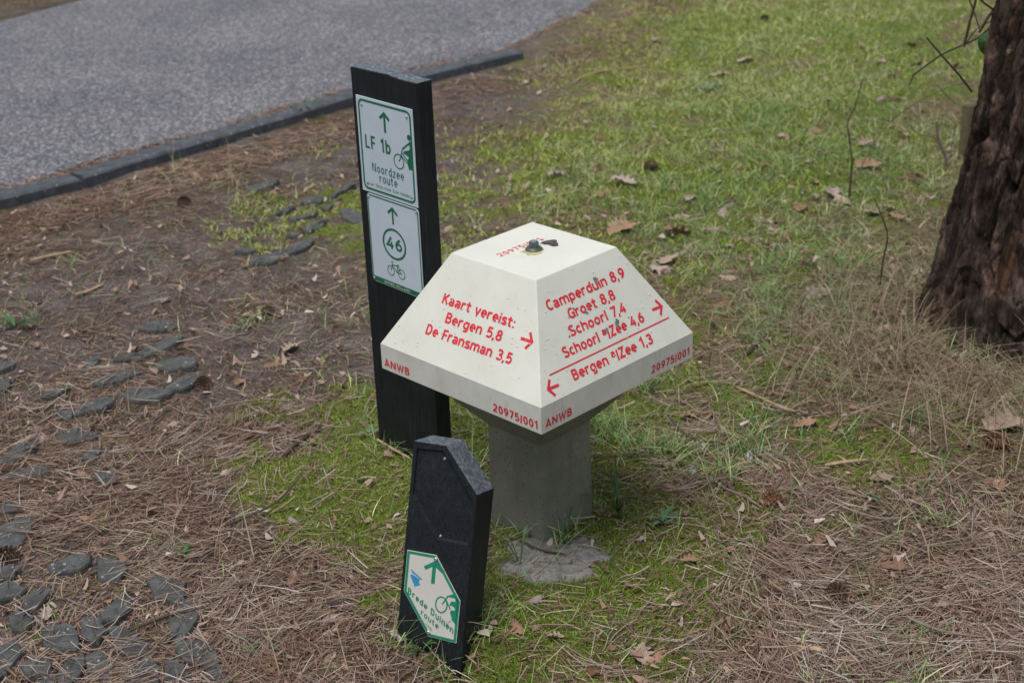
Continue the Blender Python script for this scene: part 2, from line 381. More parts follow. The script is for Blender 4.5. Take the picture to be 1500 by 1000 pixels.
# what covers the ground, read off the photograph every 100 px and laid out on the ground itself
MOSSG = ["000000001356653", "000000024566642", "000012145545531", "000145234344320", "100221122233210", "001112433233221", "121127646533332", "011157535621221", "001114325731110", "101002255421101"]
GRASG = ["000000013577765", "000000024567764", "000021134566653", "001123234456643", "110122223356433", "000012333335654", "010013444434454", "000012233211222", "000112244211111", "000112254311111"]
NEEDG = ["777777752111122", "777777653211122", "577757654321122", "766633432222234", "555554333343244", "555663234564345", "667863234676555", "788753454699777", "667986554479998", "555886555599998"]
cp = []; cv = []
for r_ in range(10):
    for c_ in range(15):
        p = at(c_*100+50, r_*100+50); cp.append((p[0]/p[1], math.log(p[1]))); cv.append((int(MOSSG[r_][c_])/9, int(GRASG[r_][c_])/9, int(NEEDG[r_][c_])/9))
cp = np.array(cp); cv = np.array(cv)
zx = np.arange(GX0, GX1+.01, .08); zy = np.arange(GY0, GY1+.01, .08)
ZX, ZY = np.meshgrid(zx, zy, indexing='ij'); q = np.stack([(ZX/ZY).ravel(), np.log(ZY).ravel()], 1)
d2 = ((q[:, None, :]-cp[None])**2).sum(2)+.0006; wgt = d2**-1.8; ZV = (wgt@cv)/wgt.sum(1)[:, None]; ZV = ZV.reshape(len(zx), len(zy), 3)
def zone(x, y):
    u = np.clip((np.asarray(x)-GX0)/.08, 0, len(zx)-1.001); v = np.clip((np.asarray(y)-GY0)/.08, 0, len(zy)-1.001)
    i = u.astype(int); j = v.astype(int); a = (u-i)[..., None]; b = (v-j)[..., None]
    z = (ZV[i, j]*(1-a)+ZV[i+1, j]*a)*(1-b)+(ZV[i, j+1]*(1-a)+ZV[i+1, j+1]*a)*b
    return z[..., 0], z[..., 1], z[..., 2]
def sstep(a, b, x): t = np.clip((x-a)/(b-a), 0, 1); return t*t*(3-2*t)
CUSH = [(at(a, b)[:2], r) for a, b, r in ((1010, 850, .15), (980, 800, .12), (955, 660, .15), (1040, 730, .10), (480, 720, .17), (560, 620, .10), (880, 920, .10), (740, 930, .10), (620, 680, .10), (500, 300, .12), (1280, 680, .10), (1230, 640, .10))]
def moss_mask(x, y):
    m, g, n_ = zone(x, y)
    for (cx_, cy_), r_c in CUSH: m = m+.50*np.exp(-((x-cx_)**2+(y-cy_)**2)/r_c**2)
    f = .5*fbm(x*3.2, y*3.2, 4, 41)+.5*fbm(x*13, y*13, 3, 43)
    return sstep(.0, .22, m*1.5+1.9*(f-.5)-.50)
def grass_mask(x, y):
    m, g, n_ = zone(x, y); f = .5*fbm(x*4+9, y*4, 4, 51)+.5*fbm(x*18, y*18, 3, 53)
    return sstep(.0, .35, g*1.1+1.9*(f-.5)-.36)
def needle_mask(x, y):
    m, g, n_ = zone(x, y); f = .6*fbm(x*2.6+5, y*2.6+2, 4, 61)+.4*fbm(x*12, y*12, 3, 63)
    return sstep(.0, .5, n_*.95+f-.92)
def cushion(x, y):
    return moss_mask(x, y)*(.004+.030*np.clip(fbm(x*7, y*7, 3, 301)-.38, 0, 1))*(1-sand_mask(x, y))*(y < 9)
def sand_mask(x, y):
    r = np.hypot((x-.062)/.120, (y-2.665)/.085)+.9*(fbm(x*22, y*22, 3, 71)-.5)
    return sstep(1.0, .8, r)

HH = HH+cushion(XX, YY)
# ------------------------------------------------------------------ the ground: one sheet out to the horizon
def spread(c0, c1, far, step):
    fine = np.arange(c0, c1+1e-6, step); g = [step]
    while sum(g) < far: g.append(g[-1]*1.22)
    g = np.cumsum(g); return np.concatenate([c0-g[::-1], fine, c1+g])
sx = spread(-3.3, 3.3, 160, .025); sy = spread(1.5, 9.6, 160, .025)
SX, SY = np.meshgrid(sx, sy, indexing='ij'); SZ = height_at(SX, SY)+cushion(SX, SY)
inside = (np.abs(SX) < 3.3) & (SY > 1.5) & (SY < 9.6)
mv = moss_mask(SX, SY); nv = needle_mask(SX, SY); sv = sand_mask(SX, SY)
ni, nj = SX.shape; idx = np.arange(ni*nj).reshape(ni, nj)
F = np.stack([idx[:-1, :-1].ravel(), idx[1:, :-1].ravel(), idx[1:, 1:].ravel(), idx[:-1, 1:].ravel()], 1)
g = mk('ground', np.stack([SX.ravel(), SY.ravel(), SZ.ravel()], 1), F, M_GROUND, smooth=True, attrs={'moss': mv.ravel(), 'needle': nv.ravel(), 'sand': sv.ravel(), 'thatch': sstep(.12, .45, zone(SX, SY)[1]).ravel()})
tag(g, 'sandy verge with pine litter, moss and thin grass', kind='structure')

ux = np.arange(-.20, .20, .0045)
UX, UY = np.meshgrid(ux+.058, ux*.9+2.675, indexing='ij'); sm_ = sand_mask(UX, UY); HZ = height_at(UX, UY)
UZ = HZ-.02+sstep(0, 1, sm_)*(.0215+.010*fbm(UX*90, UY*90, 4, 31))+.008*(fbm(UX*25, UY*25, 3, 33)-.5)*sm_
a_, b_n = UX.shape; ii = np.arange(a_*b_n).reshape(a_, b_n)
sd0 = mk('sand_heap', np.stack([UX.ravel(), UY.ravel(), UZ.ravel()], 1), np.stack([ii[:-1, :-1].ravel(), ii[1:, :-1].ravel(), ii[1:, 1:].ravel(), ii[:-1, 1:].ravel()], 1), M_GROUND, attrs={'moss': np.zeros(UX.size), 'needle': np.zeros(UX.size), 'sand': np.ones(UX.size), 'thatch': np.zeros(UX.size)})
tag(sd0, 'heap of pale grey sand at the foot of the concrete column', 'sand', kind='stuff')

# road, laid between its two edges
RZ = .028
def resample(L, n):
    s = np.r_[0, np.cumsum(np.hypot(*np.diff(L, axis=0).T))]
    return s
NA = np.vstack([NEAR[:2], NEAR[2:]]); M_ = 14
def walk(L, ts):
    s = np.r_[0, np.cumsum(np.hypot(*np.diff(L, axis=0).T))]; s /= s[-1]
    return np.stack([np.interp(ts, s, L[:, 0]), np.interp(ts, s, L[:, 1])], 1)
s_ = np.r_[0, np.cumsum(np.hypot(*np.diff(NEAR, axis=0).T))]; ts = np.unique(np.r_[s_/s_[-1], np.linspace(0, 1, 60)])
A_ = walk(NEAR, ts)
B_ = []
for pnt in A_:                                             # foot on the far edge
    best = None
    for a, b in zip(FARE[:-1], FARE[1:]):
        ab = b-a; t = np.clip(((pnt-a)@ab)/(ab@ab), 0, 1); qn = a+t*ab; dd = np.hypot(*(pnt-qn))
        if best is None or dd < best[0]: best = (dd, qn)
    B_.append(best[1])
B_ = np.array(B_)
rv = []
for t in np.linspace(0, 1, 5): rv.append(np.c_[A_*(1-t)+B_*t, np.full(len(A_), RZ+.02*math.sin(math.pi*t))])
rv = np.vstack(rv); nA = len(A_)
rf = [(k*nA+i, k*nA+i+1, (k+1)*nA+i+1, (k+1)*nA+i) for k in range(4) for i in range(nA-1)]
rd = mk('road', rv, rf, M_ROAD, smooth=True); tag(rd, 'grey chip-surfaced cycle road', kind='structure')

# kerb, stone by stone
kb = bpy.data.objects.new('kerb', None); C.objects.link(kb); ORG['kerb'] = np.zeros(3); tag(kb, 'low dark concrete kerb between road and verge', kind='structure')
joints = [K[0], K[1], (K[1]+K[2])/2*0+K[2]+d0*.12, K[3], K[4], K[5], (K[6]*.35+K[7]*.65), K[8]]
def kerb_stone(a, b, k):
    a = np.array(a); b = np.array(b); t = (b-a)/np.linalg.norm(b-a); nrm = np.array([t[1], -t[0]])   # towards the verge
    a = a+t*.0015; b = b-t*.0015; n_ = 9; wd = .094+random.uniform(-.006, .006); dz = random.uniform(-.003, .003); V = []
    off = random.uniform(-.003, .003)
    for i in range(n_):
        u = i/(n_-1); c = a*(1-u)+b*u+nrm*off
        # follow the measured curve between joints a little
        prof = [(0, -.10), (0, KZ-.006), (.007, KZ), (wd-.008, KZ-.001), (wd, KZ-.007), (wd+.002, -.10)]
        for q_, (o_, z) in enumerate(prof):
            j = .0025*(random.random()-.5)
            V.append((c[0]+nrm[0]*(o_+j), c[1]+nrm[1]*(o_+j), z+dz+(j if q_ in (1, 2, 3, 4) else 0)))
    m = 6; Fc = [(i*m+j, (i+1)*m+j, (i+1)*m+j+1, i*m+j+1) for i in range(n_-1) for j in range(m-1)]
    Fc += [tuple(range(m-1, -1, -1)), tuple((n_-1)*m+j for j in range(m))]
    mk('kerb_stone', V, Fc, M_KERB, kb)
for a, b in zip(joints[:-1], joints[1:]): kerb_stone(a, b, 0)
pp = joints[0]
for i in range(6): kerb_stone(pp+d0*1.0, pp, 0); pp = pp+d0*1.0

# ------------------------------------------------------------------ worn pavers showing through the litter
def zp(L, ox, oy, s): return [(ox+x/s, oy+y/s) for x, y in L]
STN = []
for L in [[(245,420),(370,375),(435,385),(440,415),(370,455),(260,450)], [(480,410),(530,395),(600,420),(610,450),(570,500),(490,480)], [(730,510),(780,490),(895,520),(895,560),(880,600),(770,580)],
          [(505,650),(590,570),(625,570),(635,640),(570,690),(510,700)], [(540,745),(600,745),(715,800),(690,865),(590,850)], [(830,690),(905,590),(960,670),(950,710),(880,785),(850,770)],
          [(870,800),(1000,800),(1045,840),(1060,905),(960,905),(900,880)], [(1005,1010),(1020,920),(1080,915),(1115,1010)], [(210,730),(330,720),(380,780),(370,830),(230,820)],
          [(-20,850),(75,805),(100,870),(30,940),(-20,1000)], [(285,960),(330,880),(400,870),(400,940),(340,1000),(290,1000)], [(630,970),(720,870),(765,930),(760,1000),(640,1000)],
          [(125,570),(220,540),(240,560),(190,630),(130,650)], [(-20,540),(50,510),(120,545),(80,570),(-20,600)], [(-20,270),(110,200),(160,215),(90,300),(-20,340)], [(405,695),(480,690),(515,740),(470,790),(405,770)], [(60,665),(130,665),(170,700),(110,745),(60,725)], [(105,905),(185,875),(245,905),(225,965),(140,965)], [(425,885),(500,872),(555,915),(535,985),(450,970)], [(820,905),(880,920),(930,980),(870,1010),(800,1000)], [(0,440),(60,420),(90,450),(40,490),(0,490)], [(170,1000),(230,975),(270,1000),(250,1040),(180,1040)]]: STN.append(zp(L, 0, 700, 3.333))
for L in [[(420,190),(480,155),(560,150),(700,180),(690,200),(540,235)], [(0,360),(140,260),(240,240),(260,290),(180,330),(30,385)], [(0,500),(120,440),(240,425),(340,430),(320,480),(200,500),(90,490)],
          [(-20,690),(100,690),(160,720),(30,750)], [(610,370),(650,290),(740,290),(700,350)], [(700,500),(740,470),(850,480),(870,510),(780,535)], [(-20,860),(130,820),(240,840),(200,900),(130,980),(-20,1000)]]: STN.append(zp(L, 0, 600, 5))
for L in [[(500,665),(540,620),(600,595),(610,610),(560,650)], [(860,560),(930,520),(1010,485),(1100,465),(1100,490),(1030,540),(900,575)], [(680,590),(860,580),(850,600),(740,615)],
          [(960,640),(1010,615),(1110,600),(1190,630),(1160,660),(1030,670)], [(1030,770),(1100,720),(1200,700),(1220,725),(1140,790),(1050,790)], [(720,820),(830,785),(960,790),(1040,810),(940,855),(830,860)],
          [(480,905),(560,860),(680,840),(690,860),(620,920),(480,945)], [(350,930),(440,930),(430,970),(370,975)], [(870,430),(910,400),(990,375),(1090,395),(1050,415),(950,435)],
          [(-20,760),(60,730),(50,780),(-20,800)], [(590,760),(700,700),(830,670),(860,690),(740,735),(640,765)], [(250,830),(330,790),(400,770),(420,790),(330,840)], [(-20,640),(60,620),(90,640),(0,680)]]: STN.append(zp(L, 0, 380, 4.168))
for L in [[(200,830),(380,770),(540,740),(560,760),(480,810),(380,840),(230,850)], [(560,740),(600,680),(700,640),(790,605),(800,630),(740,700),(640,740)], [(690,250),(800,210),(960,190),(900,225),(760,265)],
          [(960,190),(1060,120),(1180,70),(1210,90),(1130,130),(1020,180)], [(720,520),(760,470),(900,420),(930,440),(900,480),(800,525)], [(540,590),(600,550),(680,560),(640,590)], [(590,410),(700,370),(850,350),(780,385),(640,420)],
          [(900,310),(960,270),(1080,220),(1060,250),(960,310)], [(1090,340),(1160,330),(1280,360),(1300,430),(1190,430),(1120,400)], [(430,370),(500,320),(620,290),(620,310),(520,350)], [(40,750),(180,700),(240,710),(160,750)],
          [(150,105),(280,70),(450,45),(380,90),(220,125)]]: STN.append(zp(L, 340, 260, 6.818))
pave = bpy.data.objects.new('cobble_path', None); C.objects.link(pave); ORG['cobble_path'] = np.zeros(3)
tag(pave, 'broken concrete pavers half buried in needles left of the posts', kind='structure')
POLYS = []
for sp in STN:
    P = [on(x, y, .010) for x, y in sp]; c = np.mean(P, 0)
    far = c[1] > 3.6
    P = [c+(p-c)*np.array([1.18, 1.18, 1]) for p in P]; n_ = len(P); R_ = []
    for i in range(n_):                                     # round the outline a little
        a, b, e = P[i-1], P[i], P[(i+1) % n_]
        R_ += [b*.80+a*.20, b*.96+(a+e)*.02, b*.80+e*.20]
    R_ = np.array(R_); R_[:, :2] += rng.normal(0, .0022, (len(R_), 2)); zt = float(np.median(R_[:, 2]))+.003
    R_[:, 2] = zt+rng.normal(0, .0012, len(R_))
    # a slight tilt of its own
    tl = rng.normal(0, .035, 2); R_[:, 2] += (R_[:, :2]-c[:2])@tl
    m = len(R_); cc = R_.mean(0)
    bot = R_.copy(); bot[:, 2] -= .045; bot[:, :2] = cc[:2]+(bot[:, :2]-cc[:2])*1.04
    edge = R_.copy(); edge[:, 2] -= .005; edge[:, :2] = cc[:2]+(edge[:, :2]-cc[:2])*1.01
    top = R_.copy(); top[:, :2] = cc[:2]+(top[:, :2]-cc[:2])*.95
    mid = R_.copy(); mid[:, :2] = cc[:2]+(mid[:, :2]-cc[:2])*.5; mid[:, 2] += rng.normal(.0008, .0016, m)
    V = np.vstack([bot, edge, top, mid, cc[None]+np.array([[0, 0, .001]])])
    Fc = [(r*m+i, r*m+(i+1) % m, (r+1)*m+(i+1) % m, (r+1)*m+i) for r in range(3) for i in range(m)]+[(3*m+i, 3*m+(i+1) % m, 4*m) for i in range(m)]
    o = mk('paving_stone', V, Fc, M_STONE, pave)
    POLYS.append(R_[:, :2])
def in_stones(x, y):
    r = np.zeros(len(x), bool)
    for P in POLYS:
        lo = P.min(0); hi = P.max(0); m = (x > lo[0]) & (x < hi[0]) & (y > lo[1]) & (y < hi[1])
        if not m.any(): continue
        xs, ys = x[m], y[m]; ins = np.zeros(len(xs), bool)
        for a, b in zip(P, np.roll(P, -1, 0)):
            cnd = ((a[1] > ys) != (b[1] > ys)); xi = (b[0]-a[0])*(ys-a[1])/(b[1]-a[1]+1e-12)+a[0]; ins ^= cnd & (xs < xi)
        r[m] |= ins
    return r

# ------------------------------------------------------------------ stroke lettering and sign printing
def arc(cx, cy, rx, ry, a0, a1, n=None):
    n = n or max(5, int(abs(a1-a0)/18)+1)
    return [(cx+rx*math.cos(math.radians(a0+(a1-a0)*i/(n-1))), cy+ry*math.sin(math.radians(a0+(a1-a0)*i/(n-1)))) for i in range(n)]
def smooth_(P, k=4):
    P = [np.array(p) for p in P]; Q = [P[0]*2-P[1]]+P+[P[-1]*2-P[-2]]; out = []
    for i in range(1, len(Q)-2):
        for j in range(k):
            t = j/k; a, b, c, d = Q[i-1], Q[i], Q[i+1], Q[i+2]
            out.append(tuple(.5*((2*b)+(-a+c)*t+(2*a-5*b+4*c-d)*t*t+(-a+3*b-3*c+d)*t**3)))
    return out+[tuple(P[-1])]
GL = {
 'a': (.46, [arc(.21, .47, .165, .18, 150, 0)+[(.375, 0)], arc(.215, .215, .145, .145, 0, 360)]),
 'b': (.47, [[(.07, 0), (.07, 1)], arc(.235, .36, .165, .29, 0, 360)]), 'd': (.47, [[(.4, 0), (.4, 1)], arc(.235, .36, .165, .29, 0, 360)]),
 'p': (.47, [[(.07, -.26), (.07, .72)], arc(.235, .36, .165, .29, 0, 360)]), 'o': (.47, [arc(.235, .36, .165, .29, 0, 360)]),
 'c': (.42, [arc(.24, .36, .17, .29, 50, 310)]), 'e': (.46, [[(.07, .37), (.40, .37)]+arc(.235, .37, .165, .29, 0, 305)[1:]]),
 'g': (.47, [arc(.235, .36, .165, .29, 0, 360), [(.4, .72), (.4, -.05)]+arc(.24, -.05, .16, .15, 0, -130)[1:]]),
 'h': (.47, [[(.07, 0), (.07, 1)], [(.07, .40)]+arc(.235, .46, .165, .19, 160, 0)+[(.4, 0)]]),
 'n': (.47, [[(.07, 0), (.07, .72)], [(.07, .40)]+arc(.235, .46, .165, .19, 160, 0)+[(.4, 0)]]),
 'm': (.74, [[(.07, 0), (.07, .72)], [(.07, .42)]+arc(.22, .48, .15, .17, 160, 0)+[(.37, 0)], [(.37, .42)]+arc(.52, .48, .15, .17, 160, 0)+[(.67, 0)]]),
 'r': (.36, [[(.07, 0), (.07, .72)], [(.07, .38)]+arc(.25, .45, .18, .20, 165, 65)]), 'i': (.15, [[(.075, 0), (.075, .72)], [(.075, .84), (.075, .98)]]),
 'j': (.20, [[(.10, .72), (.10, -.1), (.0, -.2)], [(.10, .84), (.10, .98)]]), 'l': (.15, [[(.075, 0), (.075, 1)]]),
 's': (.42, [smooth_([(.36, .60), (.22, .655), (.085, .58), (.10, .44), (.22, .365), (.35, .28), (.36, .13), (.22, .065), (.05, .12)])]),
 't': (.37, [[(.15, .93), (.15, .2)]+arc(.28, .19, .13, .12, 180, 285)[1:], [(.0, .65), (.33, .65)]]),
 'u': (.47, [[(.07, .72), (.07, .26)]+arc(.235, .26, .165, .19, 180, 340)+[(.4, .3)], [(.4, .72), (.4, 0)]]), 'v': (.42, [[(.03, .72), (.205, .02), (.38, .72)]]),
 'z': (.42, [[(.04, .655), (.36, .655), (.05, .065), (.38, .065)]]),
 'A': (.52, [[(.03, 0), (.26, .97), (.49, 0)], [(.12, .27), (.40, .27)]]),
 'B': (.50, [[(.08, 0), (.08, 1)], [(.08, .93)]+arc(.25, .735, .15, .195, 90, -90)+[(.08, .54)], [(.15, .53)]+arc(.26, .30, .17, .23, 90, -90)+[(.08, .07)]]),
 'C': (.48, [arc(.28, .5, .21, .43, 52, 308)]), 'D': (.53, [[(.08, 0), (.08, 1)], [(.08, .93)]+arc(.23, .5, .22, .43, 90, -90)+[(.08, .07)]]),
 'F': (.43, [[(.08, 0), (.08, 1)], [(.08, .93), (.41, .93)], [(.08, .50), (.37, .50)]]), 'E': (.45, [[(.08, 0), (.08, 1)], [(.08, .93), (.41, .93)], [(.08, .50), (.37, .50)], [(.08, .07), (.41, .07)]]),
 'G': (.53, [arc(.28, .5, .21, .43, 52, 300)+[(.46, .14), (.46, .47), (.29, .47)]]), 'H': (.52, [[(.08, 0), (.08, 1)], [(.44, 0), (.44, 1)], [(.08, .51), (.44, .51)]]),
 'K': (.49, [[(.08, 0), (.08, 1)], [(.44, 1), (.10, .45)], [(.19, .58), (.46, 0)]]), 'L': (.43, [[(.08, 1), (.08, .07), (.41, .07)]]),
 'N': (.58, [[(.08, 0), (.08, 1)], [(.10, .93), (.48, .07)], [(.50, 0), (.50, 1)]]), 'O': (.54, [arc(.27, .5, .20, .43, 0, 360)]), 'R': (.50, [[(.08, 0), (.08, 1)], [(.08, .93)]+arc(.25, .71, .16, .22, 90, -90)+[(.08, .49)], [(.24, .48), (.45, 0)]]),
 'S': (.49, [smooth_([(.41, .86), (.25, .935), (.09, .83), (.10, .63), (.25, .51), (.41, .38), (.41, .16), (.24, .065), (.05, .14)])]),
 'W': (.72, [[(.03, 1), (.19, .03), (.36, .85), (.53, .03), (.69, 1)]]), 'Z': (.47, [[(.04, .93), (.41, .93), (.05, .07), (.44, .07)]]),
 '0': (.47, [arc(.235, .5, .165, .43, 0, 360)]), '1': (.33, [[(.03, .76), (.22, .95), (.22, 0)]]),
 '2': (.47, [smooth_([(.06, .80), (.20, .935), (.37, .86), (.39, .66), (.25, .38), (.07, .08)])+[(.43, .07)]]),
 '3': (.46, [smooth_([(.06, .86), (.22, .935), (.36, .84), (.35, .62), (.18, .52)]), smooth_([(.18, .52), (.36, .44), (.39, .24), (.28, .08), (.05, .10)])]),
 '4': (.48, [[(.33, .98), (.05, .28), (.45, .28)], [(.34, .60), (.34, 0)]]),
 '5': (.46, [[(.39, .93), (.12, .93), (.095, .54)]+smooth_([(.095, .54), (.25, .60), (.39, .46), (.39, .20), (.25, .065), (.05, .12)])[1:]]),
 '6': (.47, [arc(.235, .32, .165, .25, 0, 360), smooth_([(.34, .95), (.16, .74), (.07, .50), (.07, .32)])]),
 '7': (.44, [[(.04, .93), (.40, .93), (.15, 0)]]), '8': (.47, [arc(.235, .735, .145, .195, 0, 360), arc(.235, .295, .17, .23, 0, 360)]),
 '9': (.47, [arc(.235, .68, .165, .25, 0, 360), smooth_([(.13, .05), (.31, .26), (.40, .50), (.40, .68)])]),
 ',': (.18, [[(.11, .13), (.04, -.16)]]), ':': (.17, [[(.08, 0), (.08, .15)], [(.08, .50), (.08, .65)]]), '.': (.16, [[(.07, 0), (.07, .15)]]),
 '|': (.20, [[(.13, .95), (.07, -.10)]]), '-': (.32, [[(.04, .38), (.28, .38)]]), '(': (.24, [arc(.30, .45, .21, .6, 125, 235)]), ')': (.24, [arc(-.06, .45, .21, .6, 55, -55)]), ' ': (.26, []),
}
class Print:
    """flat printing laid a fraction of a millimetre proud of a face with origin O and axes A (right), B (up), N (out)"""
    def __init__(s, O, A, B, N, lift=.0005):
        s.O, s.A, s.B, s.N = [np.array(v, float) for v in (O, A, B, N)]; s.lift = lift; s.V = []; s.F = []; s.k = 0
    def p3(s, x, y): return s.O+s.A*x+s.B*y+s.N*(s.lift+s.k*.000012)
    def stroke(s, P, wd):
        s.k += 1
        P = [np.array(p, float) for p in P]; closed = len(P) > 3 and np.allclose(P[0], P[-1], atol=1e-7)
        if closed: P = P[:-1]
        n = len(P); b = len(s.V)
        for i in range(n):
            if closed: a, c = P[i-1], P[(i+1) % n]
            else: a, c = P[max(0, i-1)], P[min(n-1, i+1)]
            u = P[i]-a; v = c-P[i]
            u = u/np.linalg.norm(u) if np.linalg.norm(u) > 1e-9 else None; v = v/np.linalg.norm(v) if np.linalg.norm(v) > 1e-9 else None
            if u is None: u = v
            if v is None: v = u
            nu = np.array([-u[1], u[0]]); nv_ = np.array([-v[1], v[0]]); m = nu+nv_; L = np.linalg.norm(m)
            m = nu if L < 1e-6 else m/L; sc = 1/max(.45, float(m@nu))
            for sg in (1, -1): q_ = P[i]+m*sg*wd/2*sc; s.V.append(s.p3(*q_))
        for i in range(n if closed else n-1):
            j = (i+1) % n; s.F.append((b+2*i, b+2*i+1, b+2*j+1, b+2*j))
    def poly(s, P):
        s.k += 1; b = len(s.V)
        for p in P: s.V.append(s.p3(*p))
        for t in tessellate_polygon([[Vector((x, y, 0)) for x, y in P]]): s.F.append(tuple(b+i for i in t))
    def disc(s, x, y, r, n=16, ry=None): s.poly([(x+r*math.cos(6.2832*i/n), y+(ry or r)*math.sin(6.2832*i/n)) for i in range(n)])
    def ring(s, x, y, r, wd, n=28, ry=None):
        P = [(x+r*math.cos(6.2832*i/n), y+(ry or r)*math.sin(6.2832*i/n)) for i in range(n)]; s.stroke(P+[P[0]], wd)
    def text(s, txt, x0, y0, width, h, wt=.155, y1=None, track=.085):
        adv = []; x = 0
        for ch in txt:
            raised = ch == '^'
            wq = GL['a'][0]*.72 if raised else GL[ch][0]
            adv.append(x); x += wq+track
        x -= track; sx_ = width/x; dy = 0 if y1 is None else (y1-y0)/width
        for ch, ax in zip(txt, adv):
            raised = ch == '^'; G_ = GL['a'] if raised else GL[ch]; q_ = .72 if raised else 1; up = .42 if raised else 0
            for st in G_[1]:
                P = [(x0+sx_*(ax+px*q_), y0+h*(py*q_+up)+dy*sx_*(ax+px*q_)) for px, py in st]
                if len(st) > 3 and math.hypot(st[0][0]-st[-1][0], st[0][1]-st[-1][1]) < 1e-6: P[-1] = P[0]
                s.stroke(P, wt*h*(.85 if raised else 1))
    def rrect(s, x0, y0, x1, y1, r, n=5):
        P = []
        for cx, cy, a in ((x1-r, y1-r, 0), (x0+r, y1-r, 90), (x0+r, y0+r, 180), (x1-r, y0+r, 270)): P += arc(cx, cy, r, r, a, a+90, n)
        return P
    def arrow(s, tail, tip, wing, wd, ang=40):
        tail = np.array(tail); tip = np.array(tip); d = (tip-tail)/np.linalg.norm(tip-tail)
        s.stroke([tail, tip-d*wd*.35], wd)
        W_ = []
        for sg in (1, -1):
            a = math.radians(180-ang)*sg; e = np.array([d[0]*math.cos(a)-d[1]*math.sin(a), d[0]*math.sin(a)+d[1]*math.cos(a)]); W_.append(tip+e*wing)
        s.stroke([W_[0], tip-d*wd*.5, W_[1]], wd)
    def build(s, name, mat, parent): return mk(name, s.V, s.F, mat, parent)
def slab(name, P2, O, A, B, N, th, mat, parent, bev=0):
    """a plate with outline P2 on a face, th thick"""
    O, A, B, N = [np.array(v, float) for v in (O, A, B, N)]; n = len(P2)
    V = [O+A*x+B*y+N*.0006 for x, y in P2]+[O+A*x+B*y+N*(.0006+th) for x, y in P2]
    tr = tessellate_polygon([[Vector((x, y, 0)) for x, y in P2]])
    Fc = [tuple(n+i for i in t) for t in tr]+[tuple(t[::-1]) for t in tr]+[(i, (i+1) % n, n+(i+1) % n, n+i) for i in range(n)]
    o = mk(name, V, Fc, mat, parent)
    if bev: bevel(o, bev, 1, 50)
    return o
def screw(parent, O, A, B, N, x, y, r=.0035, mat=None):
    O, A, B, N = [np.array(v, float) for v in (O, A, B, N)]; V = []; n = 10
    for rr, h in ((r, .0), (r, .0012), (r*.6, .0026), (r*.45, .0012)):
        for i in range(n): a = 6.2832*i/n; V.append(O+A*(x+rr*math.cos(a))+B*(y+rr*math.sin(a))+N*h)
    Fc = [(k*n+i, k*n+(i+1) % n, (k+1)*n+(i+1) % n, (k+1)*n+i) for k in range(3) for i in range(n)]+[tuple(3*n+i for i in range(n))]
    return mk('screw', V, Fc, mat or M_METAL, parent)

# ------------------------------------------------------------------ the low mushroom signpost
CX, CY, CYAW, ca, cb, z1, z2, z3, cc_ = .0502, 2.8384, .7809, .1153, .2250, .3772, .4329, .6248, .0780
ca_, sa_ = math.cos(CYAW), math.sin(CYAW)
def W3(X, Y, z): return np.array([CX+X*ca_-Y*sa_, CY+X*sa_+Y*ca_, z])
def D3(X, Y, z=0): return np.array([X*ca_-Y*sa_, X*sa_+Y*ca_, z])
ms = thing('mushroom_signpost', (CX, CY, 0), 'low cream mushroom-shaped signpost with red place names on a squat concrete column', 'signpost')
def loft(rings, cap0=True, cap1=True):
    V = []; n = len(rings[0]); Fc = []
    for r in rings: V += list(r)
    for k in range(len(rings)-1): Fc += [(k*n+i, k*n+(i+1) % n, (k+1)*n+(i+1) % n, (k+1)*n+i) for i in range(n)]
    if cap0: Fc.append(tuple(range(n-1, -1, -1)))
    if cap1: Fc.append(tuple((len(rings)-1)*n+i for i in range(n)))
    return V, Fc
def oct_(h, z, ch):
    ch *= .5
    return [W3(x, y, z) for x, y in ((-h, -h+ch), (-h+ch, -h), (h-ch, -h), (h, -h+ch), (h, h-ch), (h-ch, h), (-h+ch, h), (-h, h-ch))]
V, Fc = loft([oct_(cc_*1.05, -.25, .011), oct_(cc_*1.02, 0, .011), oct_(cc_*1.0, .243, .011), oct_(cc_+.050, .301, .014), oct_(cc_+.085, .3780, .016)])
bevel(mk('column', V, Fc, M_COL, ms), .0035, 2, 15)
def sq(h, z): return [W3(x, y, z) for x, y in ((-h, -h), (h, -h), (h, h), (-h, h))]
V, Fc = loft([sq(cb, z2), sq(ca, z3)], cap0=False)
capo = bevel(mk('cap', V, Fc, M_PAINT, ms), .0018, 2, 20)
# rim band: outside, bottom lip and inside
V, Fc = loft([sq(cb-.006, z2-.002), sq(cb-.006, z1), sq(cb-.001, z1-.0005), sq(cb-.0002, z1+.001), sq(cb-.0002, z2)], cap0=False, cap1=False)
rim = mk('rim', V, Fc, M_RIM, ms)
V, Fc = loft([sq(cb-.007, z1+.010), sq(cb-.007, z1+.018)]); mk('underside', V, Fc, M_COL, ms)
sl = lambda v: v/np.linalg.norm(v)
LO, LA, LB = W3(-cb, 0, z2), D3(0, -1), sl(W3(-ca, 0, z3)-W3(-cb, 0, z2)); LN = np.cross(LA, LB)
RO, RA, RB = W3(0, -cb, z2), D3(1, 0), sl(W3(0, -ca, z3)-W3(0, -cb, z2)); RN = np.cross(RA, RB)
Z_ = np.array([0, 0, 1.0])
def line_of(nm, args, O, A, B, N, par=capo, h=.0203, **k):
    P = Print(O, A, B, N); P.text(*args, **k); return P.build('lettering', M_RED, par)
for txt, x0, x1, y0, y1 in (('Kaart vereist:', -.0985, .1016, .1200, .1215), ('Bergen 5,8', -.0744, .0806, .0862, .0890), ('De Fransman 3,5', -.1150, .1216, .0517, .0556)):
    line_of('', (txt, x0, y0, x1-x0, .0205), LO, LA, LB, LN, y1=y1, wt=.215, track=.05)
